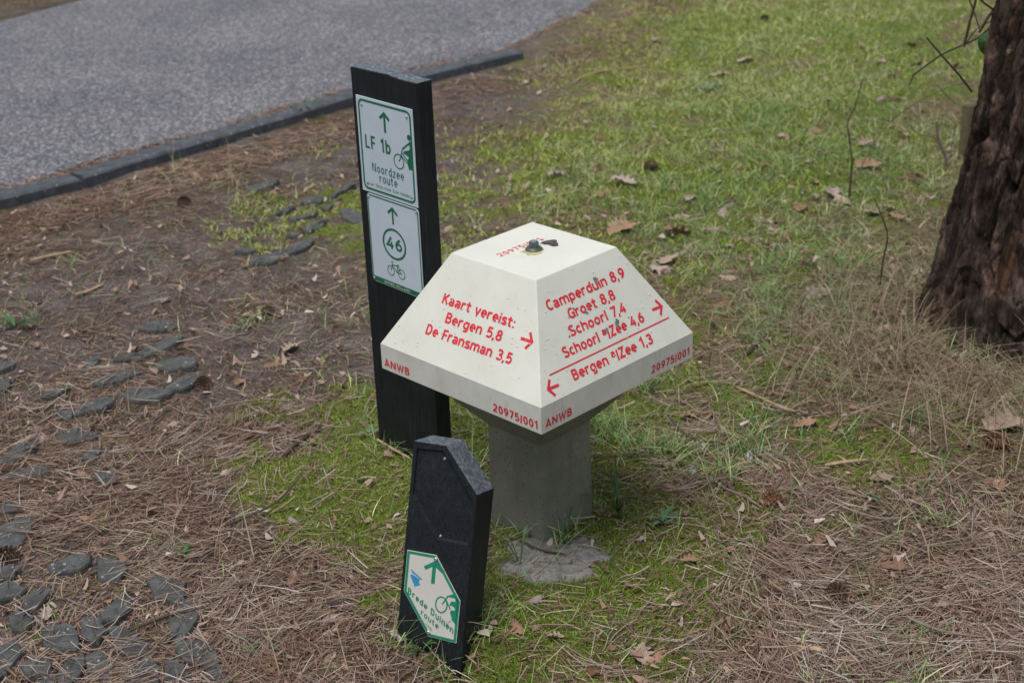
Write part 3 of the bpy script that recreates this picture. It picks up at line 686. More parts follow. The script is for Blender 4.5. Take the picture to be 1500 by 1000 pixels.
P = Print(LO, LA, LB, LN); P.arrow((.1254, .1084), (.1575, .1090), .0215, .0060, 48); P.build('arrow', M_RED, capo)
for txt, x0, x1, y0, y1 in (('Camperduin 8,9', -.1166, .1075, .1580, .1588), ('Groet 8,8', -.0735, .0600, .1272, .1266), ('Schoorl 7,4', -.0885, .0740, .0962, .0952), ('Schoorl ^|Zee 4,6', -.1240, .1105, .0643, .0628), ('Bergen ^|Zee 1,3', -.1240, .1100, .0186, .0166)):
    line_of('', (txt, x0, y0, x1-x0, .0205), RO, RA, RB, RN, y1=y1, wt=.215, track=.05)
P = Print(RO, RA, RB, RN); P.stroke([(-.1756, .0480), (.1768, .0488)], .0030); P.build('divider_line', M_RED, capo)
P = Print(RO, RA, RB, RN); P.arrow((.1405, .0768), (.1725, .0752), .0215, .0060, 48); P.build('arrow', M_RED, capo)
P = Print(RO, RA, RB, RN); P.arrow((-.1630, .0242), (-.1945, .0256), .0215, .0060, 48); P.build('arrow', M_RED, capo)
LRO, RRO = W3(-cb, 0, z1), W3(0, -cb, z1); LRN, RRN = D3(-1, 0), D3(0, -1)
for O, A, N, rows in ((LRO, D3(0, -1), LRN, (('ANWB', -.2150, -.1400, .0092), ('20975|001', .0978, .2160, .0088))), (RRO, D3(1, 0), RRN, (('ANWB', -.2135, -.1415, .0100), ('20975|001', .0935, .2145, .0108)))):
    for txt, x0, x1, y0 in rows: line_of('', (txt, x0, y0, x1-x0, .0165), O, A, Z_, N, par=rim, wt=.20, track=.12)
TP_ = Print(W3(0, 0, z3), D3(1, 0), D3(0, 1), Z_); TP_.text('20975|001', -.070, .0225, .122, .0160, wt=.16, track=.14); TP_.build('lettering', M_RED, capo)
# bolt with washer and stain on top; a dark flake beside it
def blob(x, y, r, O, A, B, N, mat, name, par, sx=1., sy=1., rot=0, irr=.3, lift=.0006, sd_=1):
    rr = random.Random(sd_); Pn = Print(O, A, B, N, lift); n = 18; P_ = []
    for i in range(n):
        a = 6.2832*i/n; q_ = r*(1+irr*(rr.random()-.5)*2); u, v = q_*math.cos(a)*sx, q_*math.sin(a)*sy
        P_.append((x+u*math.cos(rot)-v*math.sin(rot), y+u*math.sin(rot)+v*math.cos(rot)))
    Pn.poly(P_); return Pn.build(name, mat, par)
TO = W3(0, 0, z3); TA, TB = D3(1, 0), D3(0, 1)
blob(-.008, -.004, .0215, TO, TA, TB, Z_, M_STAIN, 'stain', capo, 1.0, 1.0, 0, .22, .0003, 3)
def lathe(prof, c, n=20, hexr=None):
    V = []; Fc = []
    for r, z in prof:
        for i in range(n):
            a = 6.2832*i/n; V.append((c[0]+r*math.cos(a), c[1]+r*math.sin(a), c[2]+z))
    for k in range(len(prof)-1): Fc += [(k*n+i, k*n+(i+1) % n, (k+1)*n+(i+1) % n, (k+1)*n+i) for i in range(n)]
    Fc.append(tuple((len(prof)-1)*n+i for i in range(n))); return V, Fc
V, Fc = lathe([(.0175, 0), (.0175, .0022), (.0155, .0035), (.0135, .0060), (.010, .0068)], TO+np.array([0, 0, .0004])); wsh = mk('washer', V, Fc, M_BOLT, ms, smooth=False)
V, Fc = lathe([(.0098, .0065), (.0100, .0150), (.0092, .0170), (.0072, .0178)], TO, 12); bl = mk('bolt', V, Fc, M_BOLT, ms)
V, Fc = lathe([(.0070, .0177), (.0068, .0184)], TO, 14); mk('bolt_face', V, Fc, M_METAL, bl)
fk = []
rr = random.Random(5); top_ = []
cf = W3(.0455, -.0045, z3)
for ri, (q_, zz) in enumerate(((1, .0006), (.97, .0035), (.55, .0042))):
    for i in range(16):
        a = 6.2832*i/16; rad = (.0165+.0045*math.sin(3*a+1)+.002*math.cos(5*a))*q_; fk.append(cf+D3(rad*math.cos(a)*.75, rad*math.sin(a)*1.0)*1.0+np.array([0, 0, zz]))
V, Fc = loft([fk[:16], fk[16:32], fk[32:]]); mk('dirt_flake', V, Fc, M_FLAKE, ms)
blob(.0500, .0240, .0045, TO, TA, TB, Z_, M_FLAKE, 'dirt_flake', capo, 1, .6, 0, .4, .0006, 8)
blob(.0350, .0120, .0050, TO, TA, TB, Z_, M_SMUDGE, 'dirt_flake', capo, 1, .7, .3, .4, .0007, 9)
for i, (x, y, r) in enumerate([(.0270, .1760, .0042), (-.055, .143, .0030), (-.028, .127, .0030), (-.075, .131, .0018), (-.083, .110, .0016), (.004, .078, .0052), (.036, .0830, .0050), (.072, .083, .0018), (.030, .168, .0016), (-.010, .099, .0022), (-.092, .098, .0018)]):
    blob(x, y, r, RO, RA, RB, RN, M_SMUDGE, 'smudge', capo, 1.0, .8 if i % 2 else 1.5, .4*i, .45, .0009, 20+i)
# drops hanging from the rim and standing on the paint
dm, dn, dp = new('water_drop'); dp.inputs['Base Color'].default_value = (.72, .73, .70, 1); dp.inputs['Roughness'].default_value = .06; dp.inputs['Specular IOR Level'].default_value = .8
DV = []; DF = []
def drop(c, r, N=Z_, fl=.55):
    b = len(DV); t1 = sl(np.cross(N, [.3, .8, .1])); t2 = np.cross(N, t1)
    for q_, h in ((1, 0), (.8, .5), (.4, .9)):
        for i in range(7): a = i/7*6.2832; DV.append(c+r*q_*(t1*math.cos(a)+t2*math.sin(a))+N*r*h*fl)
    for k in range(2): DF.extend([(b+k*7+i, b+k*7+(i+1) % 7, b+(k+1)*7+(i+1) % 7, b+(k+1)*7+i) for i in range(7)])
    DF.append(tuple(b+14+i for i in range(7)))
for O, A, B, N in ((LO, LA, LB, LN), (RO, RA, RB, RN)):
    for i in range(60):
        v = random.uniform(.006, .212); hw = cb-(cb-ca)*v/.22-.008; drop(O+A*random.uniform(-hw, hw)+B*v+N*.0009, random.uniform(.0007, .0018), N)
for O, A in ((LRO, D3(0, -1)), (RRO, D3(1, 0))):
    for i in range(16): drop(O+A*random.uniform(-.22, .22)-.0004*Z_-np.cross(A, Z_)*0.004, random.uniform(.0012, .0026), -Z_, 1.1)
drp = mk('water_drops', DV, DF, dm, capo, smooth=True); drp['kind'] = 'stuff'

# ------------------------------------------------------------------ black route posts
def post_body(root, out2, O, A, B, Dp, depth, recess=None, rd=.0040, top_edges=()):
    """solid board: outline out2 on the front face, going back along Dp; an optional recess cut in the front; the end-grain faces go to a worn top with sky sheen painted in"""
    O, A, B, Dp = [np.array(v, float) for v in (O, A, B, Dp)]; n = len(out2)
    bm = bmesh.new(); f_ = [bm.verts.new(Vector(O+A*x+B*y)-Vector(ORG[root.name])) for x, y in out2]; k_ = [bm.verts.new(Vector(O+A*x+B*y+Dp*depth)-Vector(ORG[root.name])) for x, y in out2]
    if recess:
        r1 = [bm.verts.new(Vector(O+A*x+B*y)-Vector(ORG[root.name])) for x, y in recess]; r2 = [bm.verts.new(Vector(O+A*x+B*y+Dp*rd)-Vector(ORG[root.name])) for x, y in recess]
        allv = f_+r1
        for t in tessellate_polygon([[Vector((x, y, 0)) for x, y in out2], [Vector((x, y, 0)) for x, y in recess]]): bm.faces.new([allv[i] for i in t])
        m = len(recess)
        for i in range(m): bm.faces.new([r1[i], r1[(i+1) % m], r2[(i+1) % m], r2[i]])
        bm.faces.new(r2)
    else: bm.faces.new(f_)
    bm.faces.new(k_[::-1])
    for i in range(n):
        f = bm.faces.new([f_[i], k_[i], k_[(i+1) % n], f_[(i+1) % n]])
        if i in top_edges: f.material_index = 1
    bmesh.ops.recalc_face_normals(bm, faces=bm.faces)
    me = bpy.data.meshes.new('board'); bm.to_mesh(me); bm.free(); me.materials.append(M_PL); me.materials.append(M_TOP)
    o = bpy.data.objects.new('board', me); C.objects.link(o); o.parent = root; ORG[o.name] = ORG[root.name]
    bevel(o, .0030, 2, 35); return o
PX, PY, PYAW, PW, PD, PH = -.3239, 3.2169, -.8285, .2207, .0414, .9140
pa, pu = np.array([math.cos(PYAW), math.sin(PYAW), 0]), np.array([0, 0, 1.0]); pd_ = np.array([-math.sin(PYAW), math.cos(PYAW), 0]); pn = -pd_; PO = np.array([PX, PY, 0])
tp = thing('route_post', (PX, PY, 0), 'tall black plastic route post with two white cycle route signs behind the cream signpost', 'route post', 'black cycle route posts')
tops = [(PW, PH-.001), (PW*.8, PH-.0015), (PW*.63, PH+.0005), (PW*.60, PH+.0025), (PW*.3, PH+.001), (0, PH)]
post_body(tp, [(0, -.3), (PW, -.3)]+tops, PO, pa, pu, pd_, PD, top_edges=(2, 3, 4, 5, 6))
# upper sign
s1 = slab('sign_plate', [(.0158, .6415), (.2040, .6415), (.2040, .8550), (.0158, .8550)], PO, pa, pu, pn, .0020, M_SIGN, tp, .0004); s1['label'] = 'upper white sign with cyclist and northbound route name'
PF = PO+pn*.0027
def pr(): return Print(PF, pa, pu, pn, .0003)
P = pr(); P.stroke((lambda r: r+[r[0]])(P.rrect(.0245, .6500, .1955, .8470, .012)), .0048); P.build('border', M_GREEN, s1)
P = pr(); P.arrow((.1098, .7880), (.1098, .8330), .0225, .0068, 45); P.build('arrow', M_GREEN, s1)
for t_, x, y, w_, h_, wt in (('LF 1b', .0375, .7425, .0870, .0295, .165), ('Noordzee', .0555, .6925, .1080, .0205, .115), ('route', .0785, .6720, .0610, .0205, .125), ('(van Sluis naar Den Helder)', .0365, .6583, .1500, .0080, .11)):
    P = pr(); P.text(t_, x, y, w_, h_, wt=wt, track=.11); P.build('lettering', M_GREEN, s1)
P = pr(); P.disc(.1880, .7925, .0064, 14); P.poly([(.1861, .7823), (.1955, .7858), (.1957, .7234), (.1822, .7214), (.1785, .7341), (.1783, .7404), (.1849, .7493), (.1757, .7525), (.1664, .7544), (.1668, .7583), (.1863, .7647), (.1895, .7704)])
P.stroke([(.1890, .7805), (.1756, .7714), (.1658, .7640)], .0038); P.stroke([(.1648, .7655), (.1555, .7408), (.1501, .7334)], .0026); P.stroke([(.158, .7490), (.178, .7350)], .0024); P.stroke([(.162, .7540), (.181, .7390)], .0024); P.ring(.1496, .7330, .0160, .0024, 24)
P.build('cyclist_symbol', M_GREEN, s1)
for x, y in ((.0348, .8362), (.1845, .8362), (.0350, .6620), (.1850, .6620)): screw(s1, PF, pa, pu, pn, x, y, .0034)
# lower sign
Pq = Print(PF, pa, pu, pn, .0003)
s2 = slab('sign_plate', Pq.rrect(.0285, .4320, .2045, .6385, .0095), PO, pa, pu, pn, .0020, M_SIGN, tp, .0004); s2['label'] = 'lower white sign with green number 46 in a ring'
P = pr(); P.stroke([(.0318, .4450), (.0318, .6270)]+arc(.0395, .6275, .0077, .0077, 180, 90)+arc(.1935, .6275, .0077, .0077, 90, 0)+[(.2012, .6270), (.2012, .4450)], .0032); P.poly([(.0302, .4455), (.2028, .4455), (.2028, .4385), (.1985, .4338), (.0345, .4338), (.0302, .4385)]); P.build('border', M_GREEN, s2)
P = pr(); P.arrow((.1156, .5840), (.1156, .6235), .0225, .0058, 45); P.build('arrow', M_GREEN, s2)
P = pr(); P.ring(.1145, .5378, .0375, .0052, 40, .0335); P.build('ring', M_GREEN, s2)
P = pr(); P.text('46', .0878, .5252, .0540, .0275, wt=.20, track=.10); P.build('lettering', M_GREEN, s2)
P = pr(); P.ring(.0965, .4725, .0112, .0020, 22); P.ring(.1330, .4725, .0112, .0020, 22)
for L in ([(.0965, .4725), (.1035, .4890), (.1005, .4945), (.1060, .4950)], [(.1030, .4875), (.1220, .4885)], [(.1035, .4870), (.1170, .4735), (.1225, .4905)], [(.1185, .4915), (.1265, .4905)], [(.1215, .4885), (.1330, .4725), (.1170, .4735)]): P.stroke(L, .0020)
P.build('bicycle_symbol', M_GREEN, s2)
P = pr(); P.k = 30; P.text('NOORD-HOLLAND', .0715, .4364, .0875, .0062, wt=.16, track=.12); P.build('lettering', M_WHITEP, s2)
for x, y in ((.0362, .6310), (.1965, .6310), (.0350, .4395)): screw(s2, PF, pa, pu, pn, x, y, .0032)

# the short leaning post
QX, QY, QYAW, QLX, QLY, QW, QD, QH1, QH2, QPK = -.2412, 2.4239, -.4413, -.3149, -.0011, .1397, .0752, .3915, .3094, .0675
Rz = Matrix.Rotation(QYAW, 3, 'Z') @ Matrix.Rotation(QLY, 3, 'Y') @ Matrix.Rotation(QLX, 3, 'X')
qa, qd, qu = [np.array(Rz @ Vector(v)) for v in ((1, 0, 0), (0, 1, 0), (0, 0, 1))]; qn = -qd; QO = np.array([QX, QY, 0])
sp = thing('short_route_post', (QX, QY, 0), 'short leaning black post with slanted top and a six-sided white cycle route sign', 'route post', 'black cycle route posts')
post_body(sp, [(0, -.25), (QW, -.25), (QW, QH2), (QPK, QH1-.001), (0, QH1-.0035)], QO, qa, qu, qd, QD, recess=[(.0085, .3730), (.0625, .3780), (.1290, .2960), (.1290, .2140), (.0670, .2125), (.0085, .2860)], top_edges=(2, 3))
hexo = [(.0078, .1795), (.0690, .1815), (.1268, .1048), (.1266, .0230), (.0675, .0232), (.0080, .0995)]
s3 = slab('sign_plate', hexo, QO, qa, qu, qn, .0018, M_SIGN2, sp, .0004); s3['label'] = 'six-sided white sign with green border and cyclist'
QF = QO+qn*.0025
def qr(): return Print(QF, qa, qu, qn, .0003)
ctr = np.mean(hexo, 0)
def inset(P, d):
    out = []; n = len(P)
    for i in range(n):
        a, b, c = np.array(P[i-1]), np.array(P[i]), np.array(P[(i+1) % n]); u = sl(b-a); v = sl(c-b)
        n1, n2 = np.array([-u[1], u[0]]), np.array([-v[1], v[0]])
        if (ctr-b)@n1 < 0: n1 = -n1
        if (ctr-b)@n2 < 0: n2 = -n2
        m = sl(n1+n2); out.append(tuple(b+m*d/float(m@n1)))
    return out
P = qr(); ib = inset(hexo, .0036); P.stroke(ib+[ib[0]], .0052); P.build('border', M_GREEN2, s3)
P = qr(); P.arrow((.0672, .1262), (.0672, .1690), .0255, .0075, 50); P.build('arrow', M_GREEN2, s3)
for t_, x0, y0, x1, y1, h_ in (('Brede Duinen', .0170, .0975, .1185, .0392, .0125), ('route', .0480, .0625, .0870, .0412, .0115), ('(LFR)', .0600, .0450, .0745, .0345, .0042)):
    dx, dy = x1-x0, y1-y0; L = math.hypot(dx, dy); A2 = qa*(dx/L)+qu*(dy/L); B2 = -qa*(dy/L)+qu*(dx/L)
    # the letters stand upright on a falling line
    Pq = Print(QF+qa*x0+qu*y0, qa, qu, qn, .0003); Pq.text(t_, 0, 0, dx, h_, y1=dy, wt=.17, track=.13); Pq.build('lettering', M_GREEN2, s3)
P = qr(); P.poly([(.0185, .1327), (.0229, .1357), (.0398, .1286), (.0380, .1239), (.0415, .1183), (.0298, .1126), (.0255, .1213)]); P.build('wave_symbol', M_BLUE, s3)
P = qr(); P.k = 9; P.stroke([(.0198, .1436), (.0300, .1375), (.0445, .1295)], .0018); P.stroke([(.0215, .1400), (.0330, .1345), (.0430, .1290)], .0014); P.build('wave_symbol', M_BLUE, s3)
P = qr(); P.poly([(.1109, .1150), (.1235, .1060), (.1232, .0874), (.1222, .0581), (.1128, .0656), (.1108, .0736), (.1080, .0783), (.1098, .0840), (.1178, .0845), (.1165, .0900), (.1112, .0928), (.1056, .0916), (.1081, .1006), (.1170, .1015), (.1160, .1080), (.1017, .1077), (.1024, .1110)])
P.ring(.0888, .0900, .0118, .0026, 24, .0150); P.stroke([(.1010, .1100), (.0966, .1013), (.0907, .0915)], .0026); P.stroke([(.098, .1010), (.1080, .0850)], .0024); P.build('cyclist_symbol', M_GREEN2, s3)
for x, y in ((.0690, .1735), (.0672, .0310)): screw(s3, QF, qa, qu, qn, x, y, .0042)
RF = QO+qd*.0037
for x, y in ((.0655, .3640), (.0715, .2175)):
    o = screw(sp, RF, qa, qu, qn, x, y, .0030)

# ------------------------------------------------------------------ the pine
def vor(u, v, seed, per):
    """F2-F1 and cell random of a jittered grid, periodic in u"""
    ui = np.floor(u).astype(int); vi = np.floor(v).astype(int); f1 = np.full(u.shape, 9.); f2 = f1.copy(); rid = np.zeros(u.shape)
    def hh(a, b, k):
        n = (a*374761393+b*668265263+k*1442695041) & 0xffffffff; n = ((n ^ (n >> 13))*1274126177) & 0xffffffff; return ((n ^ (n >> 16)) & 0xffff)/65535.
    for a in (-1, 0, 1):
        for b in (-1, 0, 1):
            cu, cv_ = ui+a, vi+b; ju = hh(cu % per, cv_, seed); jv = hh(cu % per, cv_, seed+5); d = np.hypot(cu+ju-u, (cv_+jv-v))
            r = hh(cu % per, cv_, seed+9); m = d < f1; f2 = np.where(m, f1, np.minimum(f2, d)); rid = np.where(m, r, rid); f1 = np.where(m, d, f1)
    return f2-f1, rid
tz = np.r_[np.arange(-.12, 1.35, .0058), np.linspace(1.37, 9.5, 70)]; nth = 520
th = np.arange(nth)/nth*2*math.pi; TH, TZ = np.meshgrid(th, tz, indexing='ij')
def trunk_c(z): return TREE[0]+.030*np.clip(z, 0, 9), TREE[1]+.02*np.clip(z, 0, 9)
def trunk_r(z): return .166+.124*np.exp(-np.clip(z, -.05, 9)/.55)+.03*np.exp(-np.clip(z, -.05, 9)/.06)-.006*np.clip(z, 0, 9)
per = 16
wu = TH/(2*math.pi)*per+.55*(fbm(TH*2.2+40*0, TZ*3, 3, 81)-.5)*np.sin(TH/2)**.0; 
bl_ = np.minimum(TH, 2*math.pi-TH)/.4; bl_ = np.clip(bl_, 0, 1)      # warp fades out at the seam
wu = TH/(2*math.pi)*per+bl_*1.1*(fbm(TH*3, TZ*4, 3, 81)-.5)
wv = TZ*2.5+bl_*.7*(fbm(TH*4, TZ*6, 3, 83)-.5)+.3*(TZ > -9)*TH*0
e1, r1 = vor(wu, wv, 3, per); e2, r2 = vor(wu*2+.0*wu, wv*4.2, 7, per*2)
plate = sstep(.0, .17, e1); small = sstep(0, .22, e2); strk = fbm(TH*55+4*fbm(TH*6, TZ*5, 2, 95), TZ*7, 3, 97)
rad = trunk_r(TZ)*(1+.06*np.sin(TH*3+1.2)*np.exp(-np.clip(TZ, 0, 9)/.25)) + .027*(plate-1) + .014*(r1-.5) + .006*(small-1) + .007*(r2-.5) + .008*bl_*(fbm(TH*14, TZ*22, 4, 91)-.5) + .020*bl_*(strk-.5) - .040*np.exp(-((TH-3.42-.12*np.sin(TZ*5)-.10*TZ)/.085)**2)
cxz, cyz = trunk_c(TZ)
TV = np.stack([(cxz+rad*np.cos(TH)).ravel(), (cyz+rad*np.sin(TH)).ravel(), TZ.ravel()], 1)
nz_ = len(tz); ti = np.arange(nth*nz_).reshape(nth, nz_); tj = np.roll(ti, -1, 0)
TF = np.stack([ti[:, :-1].ravel(), tj[:, :-1].ravel(), tj[:, 1:].ravel(), ti[:, 1:].ravel()], 1)
pine = thing('pine_tree', (TREE[0], TREE[1], 0), 'thick pine with dark furrowed reddish bark at the right edge', 'tree')
mk('trunk', TV, TF, M_BARK, pine, smooth=True, attrs={'foot': np.clip(1-TZ.ravel()/.22, 0, 1)})
def tube(P, R, n=6, irr=0.0):
    P = [np.array(p, float) for p in P]; V = []; Fc = []
    for i, p in enumerate(P):
        t = sl((P[min(i+1, len(P)-1)]-P[max(i-1, 0)])+1e-9); a = sl(np.cross(t, [0.13, .31, .94])); b = np.cross(t, a); r = R[i] if hasattr(R, '__len__') else R
        for k in range(n): an = 6.2832*k/n; q_ = r*(1+irr*(random.random()-.5)); V.append(p+a*q_*math.cos(an)+b*q_*math.sin(an))
    for i in range(len(P)-1): Fc += [(i*n+k, i*n+(k+1) % n, (i+1)*n+(k+1) % n, (i+1)*n+k) for k in range(n)]
    Fc += [tuple(range(n-1, -1, -1)), tuple((len(P)-1)*n+k for k in range(n))]; return V, Fc
# limbs and a loose needle crown high above the frame
cV, cF = [], []; nV = []; 
for i in range(16):
    z = 5.2+i*.27; a = i*2.4; L = 2.3-.12*i*.8; c0 = np.array([*trunk_c(z), z]); c0 = np.array([float(trunk_c(z)[0]), float(trunk_c(z)[1]), z])
    pts = [c0+np.array([math.cos(a)*L*t, math.sin(a)*L*t, .35*L*t*t+.1*math.sin(5*t)]) for t in np.linspace(0, 1, 6)]
    V, Fc = tube(pts, np.linspace(.045, .010, 6), 7, .2); mk('limb', V, Fc, M_TWIG, pine)
    for t in np.linspace(.3, 1, 9):
        for k in range(4): nV.append(pts[0]+(pts[-1]-pts[0])*t+rng.normal(0, .22, 3)*[1, 1, .6])
nV = np.array(nV); NC = len(nV); base = np.repeat(nV, 42, 0); dr_ = rng.normal(0, 1, base.shape); dr_[:, 2] += .6; dr_ /= np.linalg.norm(dr_, axis=1)[:, None]; base = base+dr_*.02
sd2 = np.cross(dr_, rng.normal(0, 1, base.shape)); sd2 /= np.linalg.norm(sd2, axis=1)[:, None]
CV = np.stack([base-sd2*.002, base+sd2*.002, base+dr_*.13], 1).reshape(-1, 3); CF = np.arange(len(CV)).reshape(-1, 3)
M_PINEN = flat_mat('pine_needles', (.035, .075, .025), .5, .4, .3, 5)
mk('crown', CV, CF, M_PINEN, pine)

# ------------------------------------------------------------------ small bare shoots round the pine
def shoot(name, label, cat, twigs, mat=M_TWIG, group=None, base=None):
    b = np.array(base if base is not None else twigs[0][0][0], float)
    t = thing(name, tuple(b), label, cat, group)
    for P, R in twigs:
        P = [np.array(p) for p in P]; Q = smooth3(P); V, Fc = tube(Q, np.linspace(R[0], R[1], len(Q)), 6, .25); mk('stem' if P is twigs[0][0] else 'twig', V, Fc, mat, t)
    return t
def smooth3(P, k=4):
    if len(P) < 3: return [P[0]*(1-t)+P[-1]*t for t in np.linspace(0, 1, 5)]
    Q = [P[0]*2-P[1]]+P+[P[-1]*2-P[-2]]; out = []
    for i in range(1, len(Q)-2):
        for j in range(k):
            t = j/k; a, b, c, d = Q[i-1], Q[i], Q[i+1], Q[i+2]; out.append(.5*((2*b)+(-a+c)*t+(2*a-5*b+4*c-d)*t*t+(-a+3*b-3*c+d)*t**3))
    return out+[P[-1]]
def tw(L, Y, r0=.003, r1=.0015, Y1=None):
    n_ = len(L); return ([aty(x, y, Y+((Y1 or Y)-Y)*i/(max(1, n_-1))) for i, (x, y) in enumerate(L)], (r0, r1))
st = shoot('bare_bramble', 'bare dark bramble stems with one green leaf beside the pine, top right', 'shrub',
      [tw([(1424, 135), (1405, 110), (1380, 82), (1357, 55)], 3.95, .0032, .0022), tw([(1412, 68), (1420, 35), (1430, -2), (1438, -40)], 3.85, .0040, .0034), tw([(1338, 110), (1380, 80), (1420, 62), (1440, 50), (1465, 25)], 4.0, .0028, .0034),
       tw([(1434, 48), (1450, 22), (1462, 8), (1474, 2)], 3.92, .0036, .0036), tw([(1420, 0), (1430, 28), (1436, 48)], 4.0, .0018, .0015), tw([(1413, 66), (1430, 44), (1444, 35), (1462, 26)], 3.95, .0018, .0016),
       tw([(1432, -4), (1446, 8), (1462, 18), (1478, 26)], 3.9, .0030, .0024), tw([(1338, 110), (1332, 125)], 4.0, .0022, .0015)], base=aty(1424, 135, 3.95))
lv = [aty(x, y, 3.82) for x, y in ((1432, 62), (1434, 56), (1441, 50), (1452, 43), (1459, 40), (1460, 52), (1455, 66), (1448, 76), (1441, 80), (1435, 74))]; lc = np.mean(lv, 0)+np.array([0, -.012, .0])
bk = [p+np.array([0, .0015, 0]) for p in lv]; lcb = lc+np.array([0, .0015, 0])
mk('leaf', lv+[lc]+bk+[lcb], [(i, (i+1) % 10, 10) for i in range(10)]+[(11+(i+1) % 10, 11+i, 21) for i in range(10)]+[(i, 11+i, 11+(i+1) % 10, (i+1) % 10) for i in range(10)], M_IVY, st)
b_ = on(1244, 292); shoot('bare_seedling', 'thin upright bare seedling standing in the grass between signpost and pine', 'seedling', [([b_-[0, 0, .02], aty(1246, 262, b_[1]), aty(1248, 232, b_[1]), aty(1242, 182, b_[1]), aty(1251, 160, b_[1]), aty(1264, 116, b_[1])], (.0042, .0016))])
b_ = on(1288, 425); shoot('bare_seedling', 'short bent bare seedling just left of the foot of the pine', 'seedling', [([b_-[0, 0, .02], aty(1293, 385, b_[1]), aty(1300, 345, b_[1]), aty(1292, 318, b_[1]), aty(1281, 291, b_[1])], (.0034, .0014))])
b_ = on(1250, 272); shoot('long_bramble_shoot', 'long thin pale bramble shoot arching over the grass towards the pine', 'seedling', [([b_, aty(1262, 244, b_[1]), aty(1290, 195, b_[1]-.05), aty(1330, 158, b_[1]-.15), aty(1380, 132, b_[1]-.3), aty(1424, 118, b_[1]-.5)], (.0022, .0012))], M_TWIGG)
b_ = on(1388, 245); shoot('broken_sapling', 'broken pale sapling stub with side twigs left of the pine', 'seedling', [([b_-[0, 0, .02], aty(1385, 230, b_[1]), aty(1375, 205, b_[1]), aty(1372, 178, b_[1])], (.0065, .0050)), ([aty(1378, 212, b_[1]), aty(1366, 200, b_[1]), aty(1345, 196, b_[1]), aty(1335, 185, b_[1]), aty(1336, 176, b_[1])], (.0038, .0018)),
      ([aty(1390, 235, b_[1]), aty(1396, 205, b_[1]), aty(1400, 180, b_[1])], (.003, .0018)), ([aty(1400, 152, b_[1]), aty(1385, 138, b_[1]), aty(1372, 124, b_[1])], (.0030, .0022))], M_TWIGG)
# cut stake half hidden behind the trunk
b_ = on(1413, 235); V, Fc = lathe([(.026, -.05), (.025, .10), (.024, .205), (.018, .212)], b_, 14)
sk = mk('cut_stake', V, Fc, M_STUMP, org=tuple(b_)); tag(sk, 'weathered sawn-off stake half hidden behind the left side of the pine', 'stake')

# ------------------------------------------------------------------ twigs, sticks and splinters lying about
def stick(name, label, L, r, mat, lift=.006, cat='twig', irr=.35, group=None):
    P = [on(x, y, lift) for x, y in L]
    P = [p+np.array([0, 0, random.uniform(0, .004)]) for p in P]; Q = smooth3(P, 3); V, Fc = tube(Q, np.interp(np.linspace(0, 1, len(Q)), [0, .15, .8, 1], [r*.75, r, r*.85, r*.45]), 6, irr)
    o = mk(name, V, Fc, mat, org=tuple(P[0])); tag(o, label, cat, group); return o
stick('stick', 'short dark stick with orange broken end in the litter left of the pine', [(1078, 532), (1095, 516), (1112, 500), (1128, 490)], .0062, M_TWIG)
stick('split_stick', 'long pale split stick lying right of the cream cap', [(1080, 568), (1095, 575), (1120, 586), (1145, 597), (1166, 604)], .0042, M_TWIGP)
stick('stick', 'thin dark stick lying below the pale split stick', [(1120, 600), (1150, 604), (1180, 608), (1205, 606)], .0035, M_TWIG)
stick('catkin', 'small dark scaly catkin near the bluish chips', [(1052, 700), (1060, 707), (1068, 713), (1076, 720)], .0055, M_CONE, cat='catkin', irr=.7)
stick('stick', 'stubby pale stick in the needles at the bottom right', [(1163, 947), (1178, 950), (1195, 953), (1212, 957)], .0062, M_TWIGP)
stick('forked_twig', 'dark crooked twig at the bottom right corner', [(1448, 944), (1462, 956), (1480, 962), (1492, 968), (1490, 985), (1486, 1004)], .0055, M_TWIG, .010)
stick('splinter', 'pale curved wood splinter on the bare soil left of the tall post', [(111, 433), (130, 426), (152, 417)], .0050, M_TWIGP, cat='splinter')
stick('splinter', 'pale straight wood splinter nearest the kerb on the far left', [(44, 382), (70, 377), (104, 370)], .0055, M_TWIGP, cat='splinter')
stick('splinter', 'orange wood splinter above the mossy pavers', [(445, 281), (453, 276), (462, 271)], .0060, M_TWIGP, cat='splinter')
stick('stick', 'pale yellow stick lying among litter at the middle right', [(1208, 683), (1230, 679), (1255, 676), (1272, 674)], .0050, M_TWIGP)
stick('stick', 'long thin pale twig curving over the far grass', [(842, 122), (850, 113), (880, 105), (915, 101), (948, 97)], .0042, M_TWIGP)
stick('stick', 'dark short twig on the grass beyond the cap', [(803, 311), (818, 306), (835, 305), (852, 304)], .0042, M_TWIG)
stick('stick', 'dark twig in the litter left of the tall post foot', [(417, 668), (430, 655), (445, 642), (460, 633)], .0058, M_TWIG)
stick('stick', 'rusty twig lying against the foot of the tall post', [(553, 645), (575, 657), (590, 666), (602, 672)], .0032, M_TWIGP, .008)
stick('stick', 'short grey twig right of the tall post foot', [(668, 634), (678, 633), (688, 632)], .0042, M_TWIGG, .012)
stick('stick', 'grey twig between the concrete column and the dry leaves', [(1040, 700), (1062, 716), (1090, 728), (1118, 745)], .0030, M_TWIGG)
